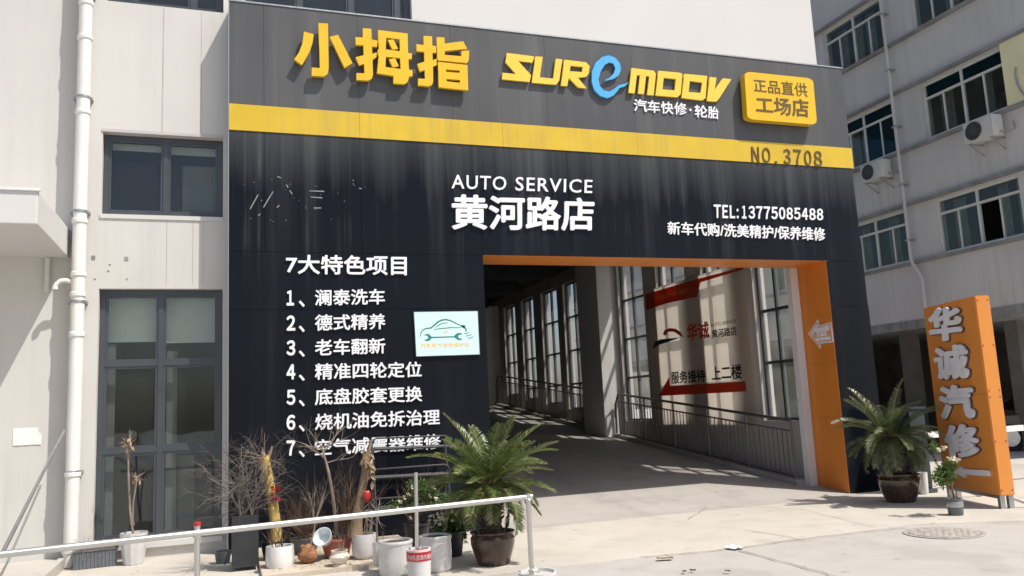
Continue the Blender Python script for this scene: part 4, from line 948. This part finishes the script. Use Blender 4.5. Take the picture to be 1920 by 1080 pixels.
for k in range(90): p = pt.w(rn.uniform(-.02, .45), G+hh, rn.uniform(-.22, .03)); twig(mb, p, rdir(rn)+Vector((0, 0, .7)), rn.uniform(.06, .2), .0025, 0, rn, .5, -.12, 0, 4, 3)
mb.build('dry_grass', 'twig', t)
# dark planter box with tangle
c0 = on(2, PZ, 460, 1061); s = scale_at(c0); t = thing('planter_box', 'tall black square planter with a tangled dead grey shrub', 'planter', (c0.x, c0.y+.13, PZ))
hb = 92/s; w2 = 24/s; x, y = c0.x, c0.y+w2; mb = MB()
for a_ in ((x-w2, x+w2, y-w2, y-w2+.015), (x-w2, x+w2, y+w2-.015, y+w2), (x-w2, x-w2+.015, y-w2+.0155, y+w2-.0155), (x+w2-.015, x+w2, y-w2+.0155, y+w2-.0155)): mb.box(*a_, PZ, PZ+hb)
mb.build('box', 'darkpot', t, False); mb = MB(); mb.box(x-w2+.016, x+w2-.016, y-w2+.016, y+w2-.016, PZ+.1, PZ+hb-.04); mb.build('soil', 'soil', t, False)
mb = MB(); rn = random.Random(14)
for k in range(15):
    p = Vector((x+rn.uniform(-.08, .08), y+rn.uniform(-.08, .06), PZ+hb-.05)); twig(mb, p, Vector((rn.uniform(-.3, .35), rn.uniform(-.3, .1), 1)), rn.uniform(.42, .66), .012, 3, rn, 1.45, -.05, 4, 6, 5)
mb.build('branches', 'twig3', t)
# grey tub
t, c, rr, h, s = potted('plastic_tub', 'low grey plastic tub beside the black square planter', 'tub', 418, 1059, 30, 24, 1036, 'greypot', soil=.7)
# ochre stump
t, c, rr, h, s = potted('potted_stump', 'thick ochre yellow cut stump with red bow rising behind the veined white pot', 'potted plant', 512, 1052, 44, 34, 1018, 'darkpot', PZ)
fy = facing_y(c.y); mb = MB(); rn = random.Random(3)
mb.tube([W_(519, 1022), W_(517, 985), W_(511, 940), W_(504, 900), W_(498, 868), W_(495, 856)], [.062, .058, .052, .05, .05, .053], 14); mb.build('stump', 'yellowbark', t)
mb = MB(); mb.tube([W_(499, 862), W_(493, 850), W_(492, 838)], [.03, .02, .006], 6); mb.tube([W_(503, 858), W_(509, 842), W_(510, 836)], [.02, .012, .004], 6); mb.tube([W_(504, 868), W_(516, 900)], .004, 5)
for k in range(9): twig(mb, W_(498, 860), rdir(rn)+Vector((-.5, -.1, .4)), .28, .006, 2, rn, 1.0, 0, 2, 4, 4)
mb.build('twigs', 'twig', t)
mb = MB(); pb = W_(518, 924)+Vector((0, -.06, 0))
for k in range(20): leaf(mb, pb+rdir(rn)*.025+Vector((0, 0, rn.uniform(-.06, .05))), rdir(rn)+Vector((0, -.4, -.3)), rdir(rn), .075, .05)
mb.build('red_bow', 'red', t, False)
# veined white pot
t, c, rr, h, s = potted('potted_plant', 'white veined ceramic pot with dead brown stems, frontmost at the left', 'potted plant', 525, 1077, 52, 48, 1029, 'marble', kind='round', soil=.82)
fy = facing_y(c.y); mb = MB(); rn = random.Random(31)
for k in range(9): twig(mb, Vector((c.x+rn.uniform(-.04, .04), c.y, c.z+h*.8)), Vector((rn.uniform(-.5, .5), rn.uniform(-.4, .3), 1)), rn.uniform(.16, .34), .006, 2, rn, .9, .05, 3, 4, 4)
mb.build('stems', 'twig2', t)
# dark bowl with dry fern
t, c, rr, h, s = potted('potted_plant', 'dark bowl full of feathery brown dead fern right of the ochre stump', 'potted plant', 573, 1040, 58, 36, 1012, 'greypot', PZ, soil=.9)
mb = MB(); rn = random.Random(44)
for k in range(42): twig(mb, Vector((c.x+rn.uniform(-.07, .05), c.y+rn.uniform(-.05, .05), c.z+h*.85)), Vector((rn.uniform(-.9, .6), rn.uniform(-.6, .4), 1)), rn.uniform(.2, .42), .0035, 2, rn, .55, .0, 4, 4, 3)
mb.build('dead_fern', 'twig2', t)
mb = MB()
for k in range(10): p = Vector((c.x+.1+rn.uniform(-.07, .1), c.y-.05, c.z+h)); leaf(mb, p, rdir(rn)+Vector((0, -.3, .4)), rdir(rn), .08, .04)
mb.build('dead_leaves', 'deadleaf', t, False)
# root ball
c0, _ = place(577, 1058, PZ, .08); s = scale_at(c0); t = thing('root_ball', 'bare round reddish root ball with one thin stem lying on the step', 'root ball', c0)
mb = MB(); R_ = 18/s; bmesh.ops.create_icosphere(mb.bm, subdivisions=3, radius=1); rn = random.Random(2)
for v in mb.bm.verts:
    k = 1+.10*math.sin(v.co.x*5+1)*math.cos(v.co.y*6)+.06*math.sin(v.co.z*11); v.co = Vector(c0)+Vector((v.co.x*R_*k, v.co.y*R_*k, (v.co.z*.86+.8)*R_*k*(1.15 if v.co.z > .6 else 1)))
M['rootsoil'] = mat('reddish_soil', (.27, .125, .06), .95, .35, 20, bump=1., bscale=50); mb.build('ball', 'rootsoil', t)
fy = facing_y(c0.y); c = c0; mb = MB(); mb.tube([W_(581, 1034), W_(583, 1018), W_(588, 1000), W_(590, 985)], [.012, .01, .008, .006], 7)
for k in range(6): twig(mb, W_(590, 985), Vector((rn.uniform(-.4, .6), rn.uniform(-.3, .3), 1)), .34, .007, 2, rn, .55, .05, 3, 4, 4)
mb.build('stem', 'twig', t)
# terracotta pot with thin dead tree
t, c, rr, h, s = potted('potted_tree', 'red brown plastic pot with a slender bare leaning dead tree', 'potted plant', 632, 1048, 62, 44, 1013, 'terra', PZ, kind='lip', seed=4)
fy = facing_y(c.y); mb = MB(); rn = random.Random(21)
mb.tube([W_(632, 1012), W_(630, 980), W_(624, 930), W_(616, 885), W_(608, 855), W_(603, 838)], [.024, .021, .018, .015, .012, .008], 9)
for uu, vv, dx in ((608, 855, -1.6), (605, 845, .4), (603, 838, -.6), (606, 848, 1.3), (603, 838, .8), (604, 842, -1.2), (612, 868, 1.2), (610, 862, -.9)): twig(mb, W_(uu, vv), Vector((dx, rn.uniform(-.5, .3), rn.uniform(.15, .8))), rn.uniform(.18, .36), .007, 2, rn, .8, .03, 3, 4, 5)
mb.build('tree', 'twig', t); mb = MB()
for k in range(16): twig(mb, Vector((c.x+rn.uniform(-.02, .13), c.y+rn.uniform(-.05, .05), c.z+h*.85)), Vector((rn.uniform(-.2, .55), rn.uniform(-.4, .2), 1)), rn.uniform(.35, .62), .006, 2, rn, .5, .06, 3, 4, 4)
for k in range(24): twig(mb, Vector((c.x+rn.uniform(0, .16), c.y+rn.uniform(-.12, .0), c.z+h*.9)), rdir(rn)+Vector((.2, -.2, .2)), rn.uniform(.05, .12), .003, 1, rn, .8, -.1, 3, 3, 3)
mb.build('side_twigs', 'twig2', t)
ct, ht = c, h
# tipped basin
M['enamel'] = mat('white_enamel', (.62, .67, .68), .2, .05, 4, coat=.4)
mb = MB(); mb.lathe([(.04, 0), (.07, .005), (.098, .085), (.104, .088), (.104, .094), (.095, .092), (.066, .012), (.01, .01)], 0, 0, 0, 28)
mt = Matrix.Translation(Vector((W_(608, 1002).x, c.y-.13, c.z+h+.0)))@Matrix.Rotation(R(50), 4, 'X')@Matrix.Rotation(R(-28), 4, 'Y')
mb.bm.transform(mt); tag(mb.build('enamel_basin', 'enamel', loc=mt.translation), 'white enamel basin tipped on the rim of the red brown pot', 'basin')
# white pot with thick trunk
t, c, rr, h, s = potted('potted_tree', 'white pot with a thick brown dead trunk, withered leaves and red balloon', 'potted plant', 684, 1050, 46, 44, 1006, 'glaze', PZ, kind='round', soil=.95)
fy = facing_y(c.y); mb = MB(); rn = random.Random(13)
mb.tube([W_(668, 1006), W_(668, 985), W_(673, 950), W_(680, 915), W_(685, 880), W_(687, 858), W_(690, 842)], [.075, .064, .052, .045, .038, .03, .006], 14)
mb.tube([W_(686, 870), W_(692, 845), W_(697, 820)], [.026, .02, .004], 8); mb.tube([W_(686, 868), W_(681, 850), W_(683, 840)], [.02, .014, .004], 7); mb.build('trunk', 'bark', t)
mb = MB()
for uu, vv in ((682, 850), (679, 858), (692, 850), (696, 858), (697, 870), (692, 878), (694, 890), (696, 902), (689, 868), (684, 862)):
    for k in range(3): leaf(mb, W_(uu, vv)+Vector((0, rn.uniform(-.09, -.03), 0)), rdir(rn)*.6+Vector((0, -.2, -.8)), rdir(rn)+Vector((0, -1, 0)), rn.uniform(.07, .12), rn.uniform(.03, .05))
mb.build('withered_leaves', 'deadleaf', t, False)
mb = MB(); pc = W_(686, 929)+Vector((0, -.08, 0)); bmesh.ops.create_icosphere(mb.bm, subdivisions=3, radius=1)
for v in mb.bm.verts:
    q = v.co; yy = q.z-.55*abs(q.x)**.9*(1 if q.z > -.2 else .3) if 0 else q.z+.35*abs(q.x)-.1; v.co = pc+Vector((q.x*.042, q.y*.03, yy*.062))
mb.build('red_balloon', 'red', t)
mb = MB()
for k in range(9): twig(mb, Vector((c.x+rn.uniform(-.02, .06), c.y-.03, c.z+h*.9)), Vector((rn.uniform(-.3, .5), rn.uniform(-.2, .2), 1)), rn.uniform(.12, .3), .006, 1, rn, .5, .05, 2, 4, 4)
mb.build('side_twigs', 'twig', t)
# cream pot
t, c, rr, h, s = potted('potted_plant', 'small cream waisted pot with a few dead twigs, frontmost on the step edge', 'potted plant', 637, 1063, 34, 26, 1035, 'cream', PZ, kind='cup')
mb = MB(); rn = random.Random(17)
for k in range(7): twig(mb, Vector((c.x+rn.uniform(-.03, .03), c.y, c.z+h*.8)), Vector((rn.uniform(-.5, .4), rn.uniform(-.3, .3), 1)), rn.uniform(.1, .2), .004, 1, rn, .7, .0, 2, 4, 4)
mb.build('stems', 'twig', t)
# small white pot
t, c, rr, h, s = potted('potted_plant', 'narrow white pot with one bare grey stem between the two larger white pots', 'potted plant', 711, 1063, 24, 21, 1020, 'glaze', PZ)
fy = facing_y(c.y); mb = MB(); rn = random.Random(19); mb.tube([W_(708, 1022), W_(706, 990), W_(707, 968), W_(705, 955)], [.012, .01, .009, .005], 7); mb.tube([W_(707, 985), W_(695, 978), W_(688, 972)], [.008, .006, .003], 6)
for k in range(5): twig(mb, W_(706, 960), rdir(rn)+Vector((0, 0, .6)), .16, .005, 1, rn, .7, 0, 2, 4, 4)
mb.build('stem', 'twig', t)
mb = MB()
for k in range(14): twig(mb, Vector((c.x+.07+rn.uniform(-.05, .1), c.y+.15, c.z+h*.7)), rdir(rn)+Vector((0, 0, .6)), .12, .003, 1, rn, .8, 0, 3, 3, 3)
mb.build('dry_tuft', 'twig', t)
# two big white pots with bare soil
potted('flower_pot', 'large white pot with bare soil, the left of two beside the red banded bucket', 'flower pot', 743, 1084, 66, 66, 1021, 'glaze', kind='cyl', group='large white pots', soil=.93, seed=2)
potted('flower_pot', 'large white pot with bare soil, between the red banded bucket and the left cycad', 'flower pot', 818, 1076, 62, 61, 1011, 'glaze', kind='cyl', group='large white pots', soil=.93, seed=5)
# leafy plants
t, c, rr, h, s = potted('potted_plant', 'low bushy green plant with pale blossoms in a dark pot left of the big cycad', 'potted plant', 850, 1046, 46, 34, 1000, 'darkpot', kind='lip')
fy = facing_y(c.y); mb = MB(); rn = random.Random(51); bush(mb, W_(842, 985), (.20, .16, .12), 620, .062, rn, 12); bush(mb, W_(862, 1003), (.13, .12, .13), 260, .055, rn, 6); mb.build('foliage', 'leaf', t, False)
mb = MB()
for k in range(26):
    p = W_(rn.gauss(822, 9), rn.gauss(975, 6))+Vector((0, rn.uniform(-.2, -.05), 0))
    for q in range(4): leaf(mb, p, rdir(rn)+Vector((0, -.5, .6)), rdir(rn), .03, .026)
mb.build('blossom', 'petal', t, False); mb = MB()
for k in range(8): twig(mb, Vector((c.x, c.y, c.z+h*.85)), Vector((rn.uniform(-.6, .6), rn.uniform(-.4, .4), 1)), .22, .006, 1, rn, .6, .05, 2, 4, 4)
mb.build('stems', 'twig2', t)
t, c, rr, h, s = potted('potted_rose', 'taller leggy rose bush with pale flowers in front of the black tube rack', 'potted plant', 783, 1030, 50, 38, 985, 'darkpot', PZ, kind='lip')
fy = facing_y(c.y); mb = MB(); rn = random.Random(57); bush(mb, W_(787, 925), (.26, .17, .17), 560, .05, rn, 13); bush(mb, W_(755, 945), (.16, .12, .08), 130, .045, rn, 5); bush(mb, W_(808, 945), (.22, .15, .1), 240, .05, rn, 8); bush(mb, W_(722, 955), (.14, .1, .04), 50, .04, rn, 3); mb.build('foliage', 'leaf', t, False)
mb = MB()
for uu, vv in ((752, 930), (745, 940), (733, 955), (738, 953), (765, 912), (808, 918), (812, 932), (798, 928), (760, 925), (735, 957), (764, 968), (806, 913)):
    for q in range(6): leaf(mb, W_(uu+rn.uniform(-2, 2), vv+rn.uniform(-2, 2))+Vector((0, -.16, 0)), rdir(rn)+Vector((0, -.4, .4)), rdir(rn), .032, .028)
mb.build('blossom', 'petal', t, False); mb = MB()
for k in range(12): twig(mb, Vector((c.x+rn.uniform(-.05, .05), c.y, c.z+h*.8)), Vector((rn.uniform(-.6, .5), rn.uniform(-.3, .3), 1.2)), rn.uniform(.3, .5), .007, 2, rn, .5, .08, 2, 4, 4)
mb.build('stems', 'twig2', t)
# black tube rack
t = thing('tube_rack', 'black tubular steel stepped plant rack leaning close to the front panels', 'rack', (1.9, -.35, PZ)); yr = -.34; fy = facing_y(yr); c = Vector((0, yr, 0))
for i, (vl, vr_, v2l, v2r, y_) in enumerate(((822, 817, 842, 836, -.25), (880, 871, 896, 888, -.34), (935, 927, 955, 945, -.43))):
    fy = facing_y(y_); c = Vector((0, y_, 0)); mb = MB()
    mb.tube([W_(700, vl+10), W_(701, vl+3), W_(705, vl), W_(770, (vl+vr_)/2), W_(834, vr_), W_(840, vr_+3), W_(843, vr_+10), W_(845, v2r+6)], .011, 8); mb.build('hoop', 'darksteel', t)
    mb = MB(); mb.tube([W_(703, v2l), W_(841, v2r)], .018, 8); mb.tube([W_(703, v2l)+Vector((0, .22, 0)), W_(841, v2r)+Vector((0, .22, 0))], .012, 8); mb.tube([W_(703, v2l), W_(703, v2l)+Vector((0, .22, 0))], .01, 6); mb.tube([W_(841, v2r), W_(841, v2r)+Vector((0, .22, 0))], .01, 6); mb.build('shelf_bar', 'darksteel', t)
fy = facing_y(-.43); c = Vector((0, -.43, 0))
for uu in (703, 843):
    a_ = W_(uu, 882); mb = MB(); mb.tube([(a_.x, -.24, zat(-.24, uu, 824)), (a_.x, -.34, zat(-.34, uu, 890)), (a_.x, -.43, zat(-.43, uu, 945)), (a_.x, -.47, PZ)], .013, 8); mb.build('leg', 'darksteel', t)
    mb = MB(); mb.tube([(a_.x, -.28, zat(-.30, uu, 860)), (a_.x, -.12, PZ)], .011, 8); mb.build('leg', 'darksteel', t)
# foreground rail
ZR = .84
A0 = on(2, ZR, -120, 1053); A1 = on(2, ZR, 997, 931)
t = thing('steel_rail', 'long stainless steel tube rail crossing the foreground in front of the pots', 'railing', (A1.x, A1.y, G))
d = (A1-A0).normalized(); mb = MB(); mb.tube([A0, A1], .0235, 14); mb.build('tube', 'steel', t)
q_ = on(2, ZR, 6, 1034); e_ = on(1, PY-.085, 121, 806); mb = MB(); mb.tube([q_, e_], .014, 8); mb.build('stay', 'galv', t)
P1 = on(2, ZR, 370, 999); P2 = on(2, ZR, 990, 932)
for p, up in ((P1, .05), (P2, .03)): mb = MB(); mb.tube([(p.x, p.y+.0, .06 if p is P1 else .2), (p.x, p.y, ZR+up)], .021, 12); mb.build('post', 'steel', t)
mb = MB(); mb.lathe([(.02, ZR+.046), (.0245, ZR+.05), (.0245, ZR+.072), (.01, ZR+.076)], P1.x, P1.y, 0, 12); mb.build('red_cap', 'red', t)
mb = MB(); mb.lathe([(.026, ZR-.035), (.03, ZR-.03), (.03, ZR-.02), (.026, ZR-.015)], P2.x, P2.y, 0, 12); mb.lathe([(.026, ZR-.035), (.03, ZR-.03), (.03, ZR-.02), (.026, ZR-.015)], P1.x, P1.y, 0, 12); mb.build('collar', 'steel', t)
# bucket holding the right post
hb = max(.12, zat(P2.y, 1000, 1072)-G)
t = thing('concrete_bucket', 'white bucket filled with cement holding the right end post of the rail', 'bucket', (P2.x+.03, P2.y, G))
mb = MB(); r_ = 35/scale_at(Vector((P2.x, P2.y, hb))); mb.lathe([(r_*.8, 0), (r_*.82, .01), (r_*.97, hb-.03), (r_*1.03, hb-.028), (r_*1.03, hb), (r_*.95, hb), (r_*.93, hb-.05)], P2.x+.05, P2.y, G, 32); mb.build('bucket', 'bucket', t)
mb = MB(); mb.lathe([(r_*.93, hb-.05), (r_*.92, hb-.025), (.01, hb-.022)], P2.x+.05, P2.y, G, 32); mb.build('cement', 'kerb', t)
mb = MB(); rn = random.Random(6)
for dx, dy in ((-.035, -.03), (.03, -.045)):
    for k in range(6): leaf(mb, Vector((P2.x+dx, P2.y+dy, G+hb-.0)), rdir(rn)+Vector((0, 0, 1.2)), rdir(rn), .05, .035)
mb.build('tape_end', 'paper', t, False)
# paint bucket with pole
t, c, rr, h, s = potted('pole_bucket', 'white paint bucket with red printed band holding an upright steel pole', 'bucket', 787, 1094, 47, 42, 1035, 'bucket', soil=.55, n=40)
mb = MB(); mb.lathe([(rr*1.006, h*.66), (rr*1.012, h*.67), (rr*1.02, h*.93), (rr*1.0, h*.935)], c.x, c.y, c.z, 40); mb.build('red_band', 'red', t)
import itertools
# printed characters on the band: wrapped round the bucket
M['bandwhite'] = mat('band_print', (.7, .62, .6), .5)
me = glyphs('内墙乳胶漆内墙乳胶漆', .0, .01); xs = [v.co.x for v in me.vertices]; wid = max(xs); base = world_loc(t)
for v in me.vertices:
    an = -math.pi/2-1.3+v.co.x/wid*2.9; k = rr*1.028+v.co.z*.001
    v.co = Vector((c.x+math.cos(an)*k, c.y+math.sin(an)*k, c.z+h*.72+v.co.y*h*.16))-base
me.materials.clear(); me.materials.append(M['bandwhite']); o = bpy.data.objects.new('band_print', me); C.objects.link(o); o.parent = t
fy = facing_y(c.y); pz = fy.px(780, 886); mb = MB(); mb.tube([(c.x-.02, c.y, c.z+.05), (pz[0], c.y, pz[1])], .018, 12); mb.build('pole', 'steel', t)
# right rose in grey bucket
t, c, rr, h, s = potted('potted_rose', 'small rose bush in a grey bucket in front of the orange totem', 'potted plant', 1793, 968, 29, 26, 937, 'greypot', soil=.9)
mb = MB(); mb.lathe([(rr*.99, h*.5), (rr*1.0, h*.52), (rr*1.02, h*.8), (rr, h*.82)], c.x, c.y, c.z, 36); mb.build('pale_band', 'galv', t)
fy = facing_y(c.y); mb = MB(); rn = random.Random(77)
for uu, vv, rx, rz_, n in ((1772, 882, .13, .10, 240), (1764, 894, .12, .09, 120), (1782, 872, .09, .06, 80), (1755, 905, .14, .06, 60), (1752, 842, .06, .08, 40)): bush(mb, W_(uu, vv), (rx, rx, rz_), n, .06, rn, 7)
mb.build('foliage', 'leaf', t, False); mb = MB()
for uu, vv in ((1750, 842), (1757, 838), (1768, 858), (1777, 860), (1783, 862)):
    for q in range(7): leaf(mb, W_(uu, vv)+Vector((0, -.1, 0)), rdir(rn), rdir(rn), .045, .04)
mb.build('blossom', 'petal', t, False); mb = MB(); mb.tube([W_(1791, 938), W_(1784, 912), W_(1779, 890)], [.014, .012, .009], 7); mb.tube([W_(1784, 912), W_(1765, 895), W_(1752, 850)], [.008, .006, .004], 6); mb.tube([W_(1784, 912), W_(1796, 880)], [.008, .005], 6); mb.build('stems', 'twig2', t)
# white bucket behind right cycad
t, c, rr, h, s = potted('plastic_bucket', 'small white plastic bucket half hidden behind the right cycad pot', 'bucket', 1733, 928, 19, 16, 888, 'bucket', soil=.6)

qs = [on(0, GX-.09, u, v) for u, v in ((1905, 126), (1904, 140), (1908, 158), (1917, 174), (1926, 182))]
mb = MB(); mb.tube(qs, .022, 8); tag(mb.build('hanging_cable', 'galv', loc=qs[0]), 'loose grey cable hanging over the pale yellow board', 'cable')
mb = MB(); rn = random.Random(90)
for k in range(130):
    x, y = rn.uniform(.35, 1.95), -1.8+abs(rn.gauss(0, .55)); y = min(y, -.1); p = Vector((x, y, PZ+.006))
    leaf(mb, p, Vector((rn.uniform(-1, 1), rn.uniform(-1, 1), rn.uniform(0, .25))), Vector((0, 0, 1)), rn.uniform(.015, .05), rn.uniform(.008, .02))
for k in range(60):
    p = Vector((rn.uniform(-1.4, 3.2), rn.uniform(-2.6, -.1), G+.012)); leaf(mb, p, Vector((rn.uniform(-1, 1), rn.uniform(-1, 1), rn.uniform(0, .2))), Vector((0, 0, 1)), rn.uniform(.015, .045), rn.uniform(.008, .018))
tag(mb.build('leaf_litter', 'twig2', smooth=False), kind='stuff')
